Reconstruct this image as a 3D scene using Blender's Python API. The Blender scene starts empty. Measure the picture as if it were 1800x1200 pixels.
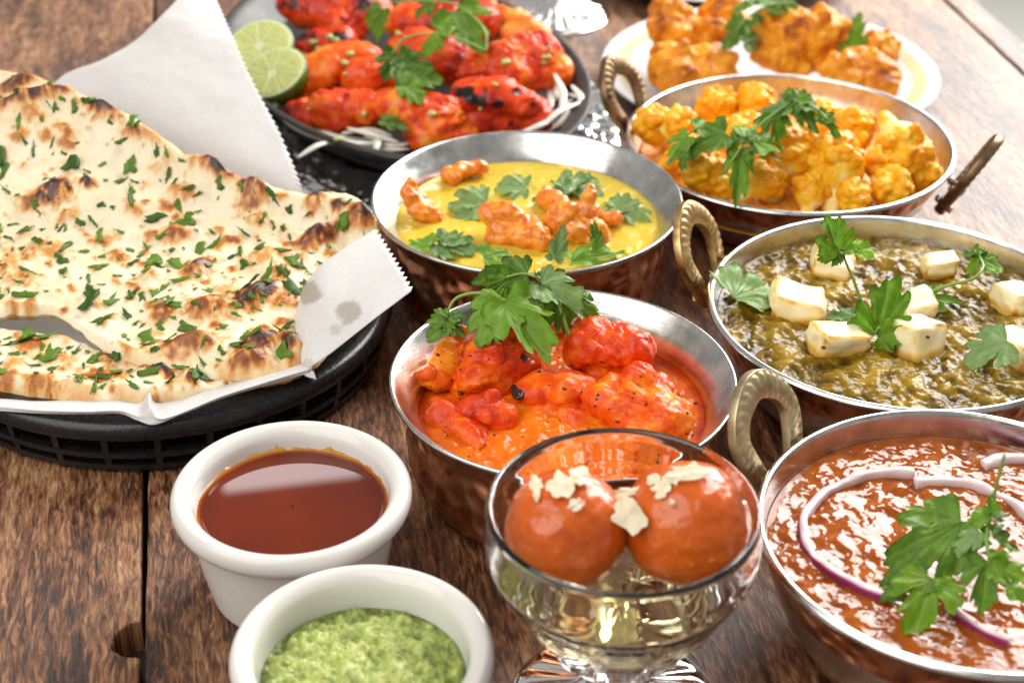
import bpy, bmesh, math, random
import numpy as np
from mathutils import Vector, Matrix, geometry

# ------------------------------------------------------------------ camera, light, exposure
scene = bpy.context.scene
COL = scene.collection
CAM_H, PITCH, ROLL, FPX = 0.41, math.radians(32.0), math.radians(0.5), 3000.0
Fv = np.array([0, math.cos(PITCH), -math.sin(PITCH)])
R0 = np.array([1.0, 0, 0]); U0 = np.cross(R0, Fv)
Rv = R0 * math.cos(ROLL) + U0 * math.sin(ROLL)
Uv = -R0 * math.sin(ROLL) + U0 * math.cos(ROLL)
CAM = np.array([0, 0, CAM_H])
cd = bpy.data.cameras.new('camera'); cam = bpy.data.objects.new('camera', cd); COL.objects.link(cam)
m4 = Matrix.Identity(4)
for i in range(3):
    m4[i][0], m4[i][1], m4[i][2], m4[i][3] = Rv[i], Uv[i], -Fv[i], CAM[i]
cam.matrix_world = m4
cd.sensor_width = 36; cd.lens = 60.0; cd.clip_start = 0.02; cd.clip_end = 50
cd.dof.use_dof = True; cd.dof.focus_distance = 0.66; cd.dof.aperture_fstop = 11.0
scene.camera = cam

world = bpy.data.worlds.new('World'); scene.world = world; world.use_nodes = True
bg = world.node_tree.nodes['Background']
bg.inputs['Color'].default_value = (1.0, 0.97, 0.93, 1); bg.inputs['Strength'].default_value = 0.35

def area(name, loc, target, sx, sy, power, color=(1, 1, 1)):
    l = bpy.data.lights.new(name, 'AREA'); l.shape = 'RECTANGLE'; l.size = sx; l.size_y = sy
    l.energy = power; l.color = color
    o = bpy.data.objects.new(name, l); COL.objects.link(o); o.location = loc
    o.rotation_euler = (Vector(target) - Vector(loc)).to_track_quat('-Z', 'Y').to_euler()
    return o
area('window_light', (1.15, 2.15, 1.17), (0.10, 0.7, 0.05), 1.35, 1.9, 100, (1.0, 0.98, 0.95))
area('sauce_reflection_light', (-0.35, 2.2, 1.283), (0.0, 0.6, 0.05), 0.22, 0.045, 0.16)  # small added light, out of view, for the pale reflection in the brown sauce
area('room_light', (-1.0, -0.3, 1.5), (0, 0.65, 0.03), 1.9, 1.9, 37, (1.0, 0.96, 0.90))
scene.view_settings.view_transform = 'Standard'
try: scene.view_settings.look = 'None'
except Exception: pass
scene.view_settings.exposure = 0.1; scene.view_settings.gamma = 1.0
scene.cycles.use_denoising = True
scene.cycles.max_bounces = 14; scene.cycles.transmission_bounces = 12; scene.cycles.glossy_bounces = 6
scene.cycles.sample_clamp_indirect = 6.0

# ------------------------------------------------------------------ helpers
def P(px, py, z=0.0):
    d = Rv * ((px - 900) / FPX) + Uv * ((600 - py) / FPX) + Fv
    return CAM + d * ((z - CAM_H) / d[2])
def scale_at(p): return FPX / float((np.asarray(p) - CAM) @ Fv)
def proj(V):
    d = V - CAM; w = d @ Fv
    return np.c_[900 + FPX * (d @ Rv) / w, 600 - FPX * (d @ Uv) / w]

rs = np.random.RandomState(7); random.seed(7)
_perm = rs.permutation(256); _perm = np.r_[_perm, _perm, _perm]
_g = rs.normal(size=(256, 3)); _g /= np.linalg.norm(_g, axis=1)[:, None]
def noise(p):
    p = np.asarray(p, float); i = np.floor(p).astype(int); f = p - i; i &= 255
    u = f * f * f * (f * (f * 6 - 15) + 10); out = 0
    for a in (0, 1):
        for b in (0, 1):
            for c in (0, 1):
                g = _g[_perm[_perm[_perm[i[:, 0] + a] + i[:, 1] + b] + i[:, 2] + c]]
                w = (u[:, 0] if a else 1 - u[:, 0]) * (u[:, 1] if b else 1 - u[:, 1]) * (u[:, 2] if c else 1 - u[:, 2])
                out = out + w * ((f[:, 0] - a) * g[:, 0] + (f[:, 1] - b) * g[:, 1] + (f[:, 2] - c) * g[:, 2])
    return out * 1.5
def fbm(p, size, octaves=3, gain=0.5, seed=0):
    p = np.asarray(p, float) / size + seed * 17.31 + 40.5; out = 0; a = 1.0
    for k in range(octaves):
        out = out + a * noise(p * 2 ** k + k * 5.7); a *= gain
    return out
def sstep(a, b, x):
    t = np.clip((x - a) / (b - a), 0, 1); return t * t * (3 - 2 * t)

WL = {}
def wl(o): return WL.get(o.name, np.zeros(3))
def tag(o, label=None, cat=None, group=None, kind=None):
    if label: o['label'] = label
    if cat: o['category'] = cat
    if group: o['group'] = group
    if kind: o['kind'] = kind
    return o
def thing(name, label, cat, loc, group=None):
    o = bpy.data.objects.new(name, None); COL.objects.link(o); o.location = loc
    o.empty_display_size = 0.01; WL[o.name] = np.array(loc, float)
    return tag(o, label, cat, group)
def mk(name, V, F, mat, parent=None, origin=None, smooth=True, attr=None):
    V = np.asarray(V, float)
    if parent is not None: org = wl(parent) if origin is None else np.asarray(origin, float)
    elif origin is None: org = np.array([V[:, 0].mean(), V[:, 1].mean(), V[:, 2].min()])
    else: org = np.asarray(origin, float)
    me = bpy.data.meshes.new(name)
    F = F.tolist() if isinstance(F, np.ndarray) else F
    me.from_pydata((V - org).tolist(), [], F)
    if smooth: me.polygons.foreach_set('use_smooth', [True] * len(me.polygons))
    if attr is not None:
        at = me.attributes.new('a', 'FLOAT', 'POINT'); at.data.foreach_set('value', np.asarray(attr, np.float32))
    me.materials.append(mat); me.update()
    o = bpy.data.objects.new(name, me); COL.objects.link(o)
    if parent is not None:
        o.parent = parent; o.location = org - wl(parent)
    else: o.location = org
    WL[o.name] = org
    return o
def grid_faces(nr, nc, wrap=False):
    i = np.arange(nr - 1)[:, None]; j = np.arange(nc if wrap else nc - 1)[None, :]; j2 = (j + 1) % nc
    return np.stack([i * nc + j, i * nc + j2, (i + 1) * nc + j2, (i + 1) * nc + j], -1).reshape(-1, 4)
def catmull(pts, n):
    pts = np.asarray(pts, float); k = len(pts)
    e = np.vstack([2 * pts[0] - pts[1], pts, 2 * pts[-1] - pts[-2]])
    t = np.linspace(0, k - 1, n); i = np.minimum(t.astype(int), k - 2); f = (t - i)[:, None]
    a, b, c, d = e[i], e[i + 1], e[i + 2], e[i + 3]
    return 0.5 * (2 * b + (c - a) * f + (2 * a - 5 * b + 4 * c - d) * f ** 2 + (3 * b - a - 3 * c + d) * f ** 3)
def lathe(profile, c, n=128, ell=None, ang=0.0):
    """profile [(r,z)] turned about c; ell = (sx, sy) squashes it, turned by ang"""
    pr = np.asarray(profile, float); th = np.linspace(0, 2 * math.pi, n, endpoint=False)
    x = pr[:, :1] * np.cos(th); y = pr[:, :1] * np.sin(th)
    if ell is not None: x = x * ell[0]; y = y * ell[1]
    X = x * math.cos(ang) - y * math.sin(ang); Y = x * math.sin(ang) + y * math.cos(ang)
    z = np.repeat(pr[:, 1:2], n, 1)
    V = np.stack([X, Y, z], -1).reshape(-1, 3) + np.asarray(c, float)
    return V, grid_faces(len(pr), n, True)
def rprof(pts, per=5): return catmull(pts, (len(pts) - 1) * per + 1)
def tube(pts, rad, n=10, m=None, cap=True):
    c = catmull(pts, m or (len(pts) - 1) * 8 + 1); k = len(c)
    r = np.interp(np.linspace(0, 1, k), np.linspace(0, 1, len(np.atleast_1d(rad))), np.atleast_1d(rad)) if np.ndim(rad) else np.full(k, rad)
    t = np.gradient(c, axis=0); t /= np.linalg.norm(t, axis=1)[:, None] + 1e-12
    V = []; u = np.cross(t[0], [0.3, 0.2, 0.9]); u /= np.linalg.norm(u)
    for i in range(k):
        u = u - t[i] * (u @ t[i]); u /= np.linalg.norm(u) + 1e-12; w = np.cross(t[i], u)
        th = np.linspace(0, 2 * math.pi, n, endpoint=False)
        V.append(c[i] + r[i] * (np.cos(th)[:, None] * u + np.sin(th)[:, None] * w))
    V = np.concatenate(V); F = grid_faces(k, n, True).tolist()
    if cap: F += [list(range(n))[::-1], list(range((k - 1) * n, k * n))]
    return V, F
def join(parts):
    V, F, o = [], [], 0
    for v, f in parts:
        V.append(np.asarray(v)); f = f.tolist() if isinstance(f, np.ndarray) else f
        F += [[a + o for a in q] for q in f]; o += len(v)
    return np.concatenate(V), F
def normals(V, F):
    F = np.asarray(F); n = np.cross(V[F[:, 2]] - V[F[:, 0]], V[F[:, 3]] - V[F[:, 1]]); out = np.zeros_like(V)
    for k in range(4): np.add.at(out, F[:, k], n)
    return out / (np.linalg.norm(out, axis=1)[:, None] + 1e-15)
def relax(V, F, it=4):
    F = np.asarray(F); e = np.concatenate([F[:, [k, (k + 1) % 4]] for k in range(4)]); e = np.concatenate([e, e[:, ::-1]])
    d = np.bincount(e[:, 0], minlength=len(V))[:, None]
    for _ in range(it):
        s = np.stack([np.bincount(e[:, 0], V[e[:, 1], k], minlength=len(V)) for k in range(3)], -1)
        V = 0.5 * V + 0.5 * s / np.maximum(d, 1)
    return V
def organic(balls, voxel=0.0008, it=3):
    """one closed skin round many balls (centre, radius or 3 radii, optional rotation)"""
    bm = bmesh.new()
    for b in balls:
        c, r = b[0], b[1]; r = (r, r, r) if np.ndim(r) == 0 else r
        M = Matrix.Translation(Vector(c)) @ (b[2].to_4x4() if len(b) > 2 else Matrix.Identity(4)) @ Matrix.Diagonal((*r, 1))
        bmesh.ops.create_icosphere(bm, subdivisions=3, radius=1, matrix=M)
    me = bpy.data.meshes.new('skin'); bm.to_mesh(me); bm.free()
    o = bpy.data.objects.new('skin', me); COL.objects.link(o)
    md = o.modifiers.new('r', 'REMESH'); md.mode = 'VOXEL'; md.voxel_size = voxel
    ev = o.evaluated_get(bpy.context.evaluated_depsgraph_get()); m2 = ev.to_mesh()
    V = np.empty(len(m2.vertices) * 3); m2.vertices.foreach_get('co', V); V = V.reshape(-1, 3)
    F = np.empty(len(m2.loops), int); m2.loops.foreach_get('vertex_index', F)
    tot = np.empty(len(m2.polygons), int); m2.polygons.foreach_get('loop_total', tot)
    assert (tot == 4).all(); F = F.reshape(-1, 4)
    ev.to_mesh_clear(); bpy.data.objects.remove(o); bpy.data.meshes.remove(me)
    return relax(V, F, it), F
def pxballs(spec, sq=1.0):
    """balls placed by where they stand: (px, py, z, radius in px) or a chain of two such ends"""
    out = []
    for s in spec:
        ends = [s[:4]] if len(s) == 4 else [s[:4], s[4:8]]
        c = [P(e[0], e[1], e[2]) for e in ends]; r = [e[3] / scale_at(q) for e, q in zip(ends, c)]
        n = 1 if len(ends) == 1 else max(2, int(np.linalg.norm(c[1] - c[0]) / (0.4 * min(r))) + 1)
        for t in np.linspace(0, 1, n):
            q = c[0] * (1 - t) + c[-1] * t; rr = r[0] * (1 - t) + r[-1] * t
            out.append((q, (rr, rr, rr * sq)))
    return out

# ------------------------------------------------------------------ materials
def new_mat(name, **inp):
    m = bpy.data.materials.new(name); m.use_nodes = True; nt = m.node_tree; b = nt.nodes['Principled BSDF']
    for k, v in inp.items():
        k = k.replace('_', ' ')
        b.inputs[k].default_value = (*v, 1) if isinstance(v, tuple) and len(v) == 3 and b.inputs[k].type == 'RGBA' else v
    return m, nt, b
def N(nt, typ, props=None, **ins):
    n = nt.nodes.new(typ)
    for k, v in (props or {}).items(): setattr(n, k, v)
    for k, v in ins.items():
        s = n.inputs[int(k[1:])] if k[0] == '_' else n.inputs[k.replace('_', ' ')]
        if isinstance(v, bpy.types.NodeSocket): nt.links.new(v, s)
        else: s.default_value = v
    return n
def ramp(nt, fac, stops):
    n = nt.nodes.new('ShaderNodeValToRGB'); nt.links.new(fac, n.inputs[0]); el = n.color_ramp.elements
    while len(el) < len(stops): el.new(0.5)
    for e, (p, c) in zip(el, stops): e.position = p; e.color = (*c, 1)
    return n.outputs[0]
def tc(nt): return N(nt, 'ShaderNodeTexCoord').outputs['Object']
def math_n(nt, op, a, b): return N(nt, 'ShaderNodeMath', dict(operation=op), _0=a, _1=b).outputs[0]
def bump(nt, b, height, dist, strength=1.0, prev=None):
    n = N(nt, 'ShaderNodeBump', None, Height=height, Distance=dist, Strength=strength)
    if prev is not None: nt.links.new(prev, n.inputs['Normal'])
    nt.links.new(n.outputs[0], b.inputs['Normal']); return n.outputs[0]
def food(name, stops, rough=0.35, nsize=0.004, nmix=0.3, bsize=0.001, bdist=0.0002, sss=0.0, rad=(1, .4, .2), ssc=0.003, coat=0.0, use_attr=True, rvar=0.0, spec=.5):
    m, nt, b = new_mat(name, Roughness=rough)
    co = tc(nt)
    nz = N(nt, 'ShaderNodeTexNoise', None, Vector=co, Scale=1 / nsize, Detail=4.0, Roughness=0.6).outputs['Fac']
    k = math_n(nt, 'MULTIPLY', math_n(nt, 'SUBTRACT', nz, 0.5), nmix)
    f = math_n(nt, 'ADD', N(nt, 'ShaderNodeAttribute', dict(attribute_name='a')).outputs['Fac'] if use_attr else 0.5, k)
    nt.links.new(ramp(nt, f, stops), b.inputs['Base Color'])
    if bdist:
        nb = N(nt, 'ShaderNodeTexNoise', None, Vector=co, Scale=1 / bsize, Detail=3.0).outputs['Fac']
        bump(nt, b, nb, bdist)
        if rvar: nt.links.new(math_n(nt, 'ADD', rough, math_n(nt, 'MULTIPLY', math_n(nt, 'SUBTRACT', nz, 0.5), rvar)), b.inputs['Roughness'])
    b.inputs['Specular IOR Level'].default_value = spec
    b.inputs['Subsurface Weight'].default_value = sss; b.inputs['Subsurface Radius'].default_value = rad
    b.inputs['Subsurface Scale'].default_value = ssc
    b.inputs['Coat Weight'].default_value = coat; b.inputs['Coat Roughness'].default_value = 0.12
    return m

def wood_mat():
    m, nt, b = new_mat('rustic_wood', Roughness=0.5, Specular_IOR_Level=0.4)
    rnd = N(nt, 'ShaderNodeObjectInfo').outputs['Random']
    off = N(nt, 'ShaderNodeCombineXYZ', None, X=math_n(nt, 'MULTIPLY', rnd, 3.0), Y=math_n(nt, 'MULTIPLY', rnd, 7.0), Z=0.0).outputs[0]
    co = N(nt, 'ShaderNodeVectorMath', dict(operation='ADD'), _0=tc(nt), _1=off).outputs[0]
    wob = N(nt, 'ShaderNodeTexNoise', None, Vector=co, Scale=35.0, Detail=2.0).outputs['Color']
    wv = N(nt, 'ShaderNodeVectorMath', dict(operation='MULTIPLY'), _0=wob, _1=(0.004, 0.010, 0)).outputs[0]
    co2 = N(nt, 'ShaderNodeVectorMath', dict(operation='ADD'), _0=co, _1=wv).outputs[0]
    def sc(x, y): return N(nt, 'ShaderNodeVectorMath', dict(operation='MULTIPLY'), _0=co2, _1=(x, y, 1)).outputs[0]
    fib = N(nt, 'ShaderNodeTexNoise', None, Vector=sc(600, 105), Scale=1.0, Detail=6.0, Roughness=0.66, Distortion=0.55).outputs['Fac']
    stro = N(nt, 'ShaderNodeTexNoise', None, Vector=sc(150, 16), Scale=1.0, Detail=3.0, Distortion=0.5).outputs['Fac']
    big = N(nt, 'ShaderNodeTexNoise', None, Vector=sc(26, 7), Scale=1.0, Detail=3.0, Distortion=0.6).outputs['Fac']
    f = math_n(nt, 'ADD', math_n(nt, 'MULTIPLY', fib, 0.95), math_n(nt, 'ADD', math_n(nt, 'MULTIPLY', stro, 0.45), math_n(nt, 'MULTIPLY', big, 0.5)))
    f = math_n(nt, 'MULTIPLY', f, 0.519)
    c = ramp(nt, f, [(0.40, (0.012, 0.005, 0.003)), (0.455, (0.080, 0.027, 0.010)), (0.505, (0.21, 0.085, 0.034)), (0.555, (0.37, 0.180, 0.080)), (0.63, (0.57, 0.35, 0.19))])
    nt.links.new(c, b.inputs['Base Color'])
    r = math_n(nt, 'ADD', 0.36, math_n(nt, 'MULTIPLY', fib, 0.22)); nt.links.new(r, b.inputs['Roughness'])
    hgt = math_n(nt, 'ADD', fib, math_n(nt, 'MULTIPLY', stro, 0.5))
    bump(nt, b, hgt, 0.0017, 0.95)
    b.inputs['Coat Weight'].default_value = 0.58; b.inputs['Coat Roughness'].default_value = 0.40
    cb = N(nt, 'ShaderNodeBump', None, Height=hgt, Distance=0.0005, Strength=0.6); nt.links.new(cb.outputs[0], b.inputs['Coat Normal'])
    return m
def steel_mat():
    m, nt, b = new_mat('brushed_steel', Metallic=1.0, Roughness=0.24, Base_Color=(0.66, 0.65, 0.63))
    co = tc(nt)
    n1 = N(nt, 'ShaderNodeTexNoise', None, Vector=co, Scale=60.0, Detail=5.0, Roughness=0.65).outputs['Fac']
    sep = N(nt, 'ShaderNodeSeparateXYZ', None, Vector=co)
    rr = N(nt, 'ShaderNodeVectorMath', dict(operation='LENGTH'), _0=N(nt, 'ShaderNodeCombineXYZ', None, X=sep.outputs[0], Y=sep.outputs[1], Z=0.0).outputs[0]).outputs['Value']
    cyl = N(nt, 'ShaderNodeCombineXYZ', None, X=rr, Y=sep.outputs[2], Z=math_n(nt, 'MULTIPLY', math_n(nt, 'ARCTAN2', sep.outputs[1], sep.outputs[0]), 0.004)).outputs[0]
    n2 = N(nt, 'ShaderNodeTexNoise', None, Vector=cyl, Scale=2600.0, Detail=2.0).outputs['Fac']
    nt.links.new(math_n(nt, 'ADD', 0.06, math_n(nt, 'ADD', math_n(nt, 'MULTIPLY', n1, 0.24), math_n(nt, 'MULTIPLY', n2, 0.1))), b.inputs['Roughness'])
    nt.links.new(ramp(nt, n1, [(0.3, (0.42, 0.41, 0.40)), (0.6, (0.72, 0.71, 0.69))]), b.inputs['Base Color'])
    bump(nt, b, n2, 0.00006, 0.6)
    return m
def copper_mat(name, hammered):
    m, nt, b = new_mat(name, Metallic=1.0, Roughness=0.33)
    co = tc(nt)
    n1 = N(nt, 'ShaderNodeTexNoise', None, Vector=co, Scale=45.0, Detail=6.0, Roughness=0.7).outputs['Fac']
    if hammered:
        v = N(nt, 'ShaderNodeTexVoronoi', dict(feature='SMOOTH_F1'), Vector=co, Scale=130.0, Smoothness=0.5).outputs['Distance']
        f = math_n(nt, 'ADD', math_n(nt, 'MULTIPLY', n1, 0.75), math_n(nt, 'MULTIPLY', v, 0.55))
    else: v = n1; f = n1
    nt.links.new(ramp(nt, f, [(0.3, (0.14, 0.050, 0.026)), (0.46, (0.40, 0.145, 0.070)), (0.60, (0.62, 0.26, 0.13)), (0.8, (0.70, 0.36, 0.20))]), b.inputs['Base Color'])
    nt.links.new(math_n(nt, 'ADD', 0.2, math_n(nt, 'MULTIPLY', n1, 0.3)), b.inputs['Roughness'])
    bump(nt, b, v, 0.0030 if hammered else 0.0004, 0.9)
    return m
def brass_mat(name, c1, c2, rough):
    m, nt, b = new_mat(name, Metallic=1.0, Roughness=rough)
    nz = N(nt, 'ShaderNodeTexNoise', None, Vector=tc(nt), Scale=140.0, Detail=5.0, Roughness=0.65).outputs['Fac']
    nt.links.new(ramp(nt, nz, [(0.35, c1), (0.62, c2)]), b.inputs['Base Color'])
    bump(nt, b, nz, 0.0003, 0.6)
    return m
def leaf_mat(name, dark, light, vein, trans=0.35):
    m, nt, b = new_mat(name, Roughness=0.46, Specular_IOR_Level=0.35)
    a = N(nt, 'ShaderNodeAttribute', dict(attribute_name='a')).outputs['Fac']
    rnd = N(nt, 'ShaderNodeObjectInfo').outputs['Random']
    nz = N(nt, 'ShaderNodeTexNoise', None, Vector=tc(nt), Scale=260.0, Detail=3.0).outputs['Fac']
    f = math_n(nt, 'ADD', math_n(nt, 'MULTIPLY', nz, 0.6), math_n(nt, 'MULTIPLY', rnd, 0.45))
    base = ramp(nt, f, [(0.22, dark), (0.75, light)])
    mix = N(nt, 'ShaderNodeMix', dict(data_type='RGBA'), Factor=math_n(nt, 'MULTIPLY', a, 0.6))
    nt.links.new(base, mix.inputs[6]); mix.inputs[7].default_value = (*vein, 1)
    nt.links.new(mix.outputs[2], b.inputs['Base Color'])
    nb = N(nt, 'ShaderNodeTexNoise', None, Vector=tc(nt), Scale=700.0, Detail=2.0).outputs['Fac']
    bump(nt, b, nb, 0.0003, 0.7)
    tr = N(nt, 'ShaderNodeBsdfTranslucent')
    hs = N(nt, 'ShaderNodeHueSaturation', None, Saturation=1.1, Value=1.5, Color=mix.outputs[2]); nt.links.new(hs.outputs[0], tr.inputs['Color'])
    ms = N(nt, 'ShaderNodeMixShader', None, Fac=trans); nt.links.new(b.outputs[0], ms.inputs[1]); nt.links.new(tr.outputs[0], ms.inputs[2])
    nt.links.new(ms.outputs[0], nt.nodes['Material Output'].inputs['Surface'])
    return m
def paper_mat():
    m, nt, b = new_mat('parchment', Roughness=0.5)
    a = N(nt, 'ShaderNodeAttribute', dict(attribute_name='a')).outputs['Fac']
    nz = N(nt, 'ShaderNodeTexNoise', None, Vector=tc(nt), Scale=420.0, Detail=5.0, Roughness=0.7).outputs['Fac']
    c0 = ramp(nt, nz, [(0.3, (0.80, 0.79, 0.79)), (0.7, (0.88, 0.875, 0.87))])
    mix = N(nt, 'ShaderNodeMix', dict(data_type='RGBA'), Factor=a); nt.links.new(c0, mix.inputs[6]); mix.inputs[7].default_value = (0.50, 0.43, 0.37, 1)
    nt.links.new(mix.outputs[2], b.inputs['Base Color'])
    bump(nt, b, nz, 0.0002, 0.35)
    tr = N(nt, 'ShaderNodeBsdfTranslucent'); nt.links.new(mix.outputs[2], tr.inputs['Color'])
    ms = N(nt, 'ShaderNodeMixShader', None, Fac=0.35); nt.links.new(b.outputs[0], ms.inputs[1]); nt.links.new(tr.outputs[0], ms.inputs[2])
    nt.links.new(ms.outputs[0], nt.nodes['Material Output'].inputs['Surface'])
    return m

WOOD = wood_mat(); STEEL = steel_mat()
COPPER = copper_mat('dark_copper', False); HAMMER = copper_mat('hammered_copper', True)
BRASS = brass_mat('brass', (0.36, 0.23, 0.09), (0.66, 0.47, 0.22), 0.36)
BRASS_PALE = brass_mat('pale_brass', (0.42, 0.33, 0.18), (0.66, 0.55, 0.33), 0.42)
BRASS_DARK = brass_mat('tarnished_brass', (0.13, 0.075, 0.04), (0.33, 0.22, 0.12), 0.38)
CER, _, _ = new_mat('white_ceramic', Base_Color=(0.68, 0.665, 0.625), Roughness=0.16, Subsurface_Weight=0.1, Subsurface_Scale=0.002)
GLASS, _, _ = new_mat('clear_glass', Base_Color=(1, 1, 1), Roughness=0.0, IOR=1.5, Transmission_Weight=1.0)
SYRUP, _, _ = new_mat('sugar_syrup', Base_Color=(1.0, 0.90, 0.55), Roughness=0.02, IOR=1.38, Transmission_Weight=1.0)
PLASTIC = food('black_plastic', [(0.3, (0.005, 0.005, 0.006)), (0.8, (0.014, 0.014, 0.015))], rough=0.27, nsize=0.003, nmix=1.0, bsize=0.0012, bdist=0.00012, use_attr=False, rvar=0.25, spec=.4)
IRON = food('seasoned_iron', [(0.3, (0.012, 0.011, 0.011)), (0.8, (0.05, 0.045, 0.042))], rough=0.42, nsize=0.01, nmix=1.0, bsize=0.0015, bdist=0.0003, use_attr=False, rvar=0.3)
FOIL, _fn, _fb = new_mat('crumpled_foil', Metallic=1.0, Roughness=0.18, Base_Color=(0.82, 0.82, 0.83))
PAPER = paper_mat()
LEAF = leaf_mat('cilantro_leaf_green', (0.055, 0.145, 0.012), (0.235, 0.42, 0.035), (0.32, 0.48, 0.13), 0.42)
LEAFP = leaf_mat('cilantro_leaf_pale', (0.11, 0.22, 0.055), (0.28, 0.43, 0.15), (0.42, 0.54, 0.28), 0.25)
HERB = leaf_mat('chopped_herb', (0.020, 0.075, 0.008), (0.14, 0.27, 0.025), (0.12, 0.2, 0.05), 0.2)
LEAF_BACKLIT = leaf_mat('cilantro_leaf_backlit', (0.13, 0.27, 0.012), (0.34, 0.55, 0.03), (0.42, 0.58, 0.14), 0.5)  # lit copy of the leaf green: backlight painted in as lighter colour
STEM, _, _ = new_mat('cilantro_stem', Base_Color=(0.22, 0.36, 0.08), Roughness=0.35, Subsurface_Weight=0.3, Subsurface_Scale=0.001)

# ------------------------------------------------------------------ floor and table
floor_m = food('grey_floor', [(0.3, (0.50, 0.50, 0.47)), (0.7, (0.58, 0.58, 0.54))], rough=0.6, nsize=0.2, nmix=0.6, bdist=0, use_attr=False)
tag(mk('floor', [(-6, -4, -.75), (6, -4, -.75), (6, 10, -.75), (-6, 10, -.75)], [[0, 1, 2, 3]], floor_m, smooth=False), kind='structure')
DIR = np.array([-0.1728, 0.985, 0]); ACR = np.array([0.985, 0.1728, 0])
rot_z = math.atan2(ACR[1], ACR[0])
table = thing('table', 'rustic brown wooden plank table under all the dishes', 'table', (0, 0.6, 0))
seams = [-0.571, -0.397, -0.223, -0.049, 0.125, 0.2985, 0.4725, 0.494]
notch = P(252, 1122, 0); notch_t = float(notch @ DIR)
def plank(s0, s1, notched):
    g = 0.0011; n = 260; t = np.linspace(-0.1, 2.1, n)
    L = s0 + g + 0.0005 * fbm(np.c_[t * 0 + s0, t, t * 0], 0.02, 3)
    Rr = s1 - g + 0.0005 * fbm(np.c_[t * 0 + s1, t, t * 0 + 3], 0.02, 3)
    if notched:
        t = np.unique(np.r_[t, np.linspace(notch_t - .015, notch_t + .015, 40)]); n = len(t)
        L = s0 + g + 0.0005 * fbm(np.c_[t * 0 + s0, t, t * 0], 0.02, 3)
        Rr = s1 - g + 0.0005 * fbm(np.c_[t * 0 + s1, t, t * 0 + 3], 0.02, 3)
        q = np.clip(1 - ((t - notch_t) / 0.0095) ** 2, 0, 1); Rr = Rr - 0.0098 * np.sqrt(q) * (1 + .22 * fbm(np.c_[t, t * 0, t * 0], .005, 2))
    b = 0.0011
    ring = [(L, -0.016), (L, -b), (L + b * .35, -b * .3), (L + b, 0 * L), (Rr - b, 0 * L), (Rr - b * .35, -b * .3), (Rr, -b), (Rr, -0.016)]
    mid = 0.5 * (s0 + s1)
    V = np.stack([np.stack([x - mid, t - 0.6, np.broadcast_to(z, t.shape)], -1) for x, z in ring], 1).reshape(-1, 3)
    F = grid_faces(n, 8)[:, ::-1]
    o = mk('plank', V, F, WOOD, None, origin=(0, 0, 0), smooth=False)
    o.parent = table; loc = ACR * mid + DIR * 0.6; o.location = loc - np.array([0, .6, 0]); o.rotation_euler = (0, 0, rot_z)
for k in range(len(seams) - 1): plank(seams[k], seams[k + 1], k == 2)
DARK, _, _ = new_mat('dark_underside', Base_Color=(0.02, 0.012, 0.008), Roughness=0.7)
c8 = [ACR * s + DIR * t + np.array([0, 0, z]) for z in (-0.03, -0.0135) for s, t in ((-.56, -.09), (.488, -.09), (.488, 2.09), (-.56, 2.09))]
mk('table_base', c8, [[0, 1, 2, 3][::-1], [4, 5, 6, 7], [0, 1, 5, 4], [1, 2, 6, 5], [2, 3, 7, 6], [3, 0, 4, 7]], DARK, table, smooth=False)

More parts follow.
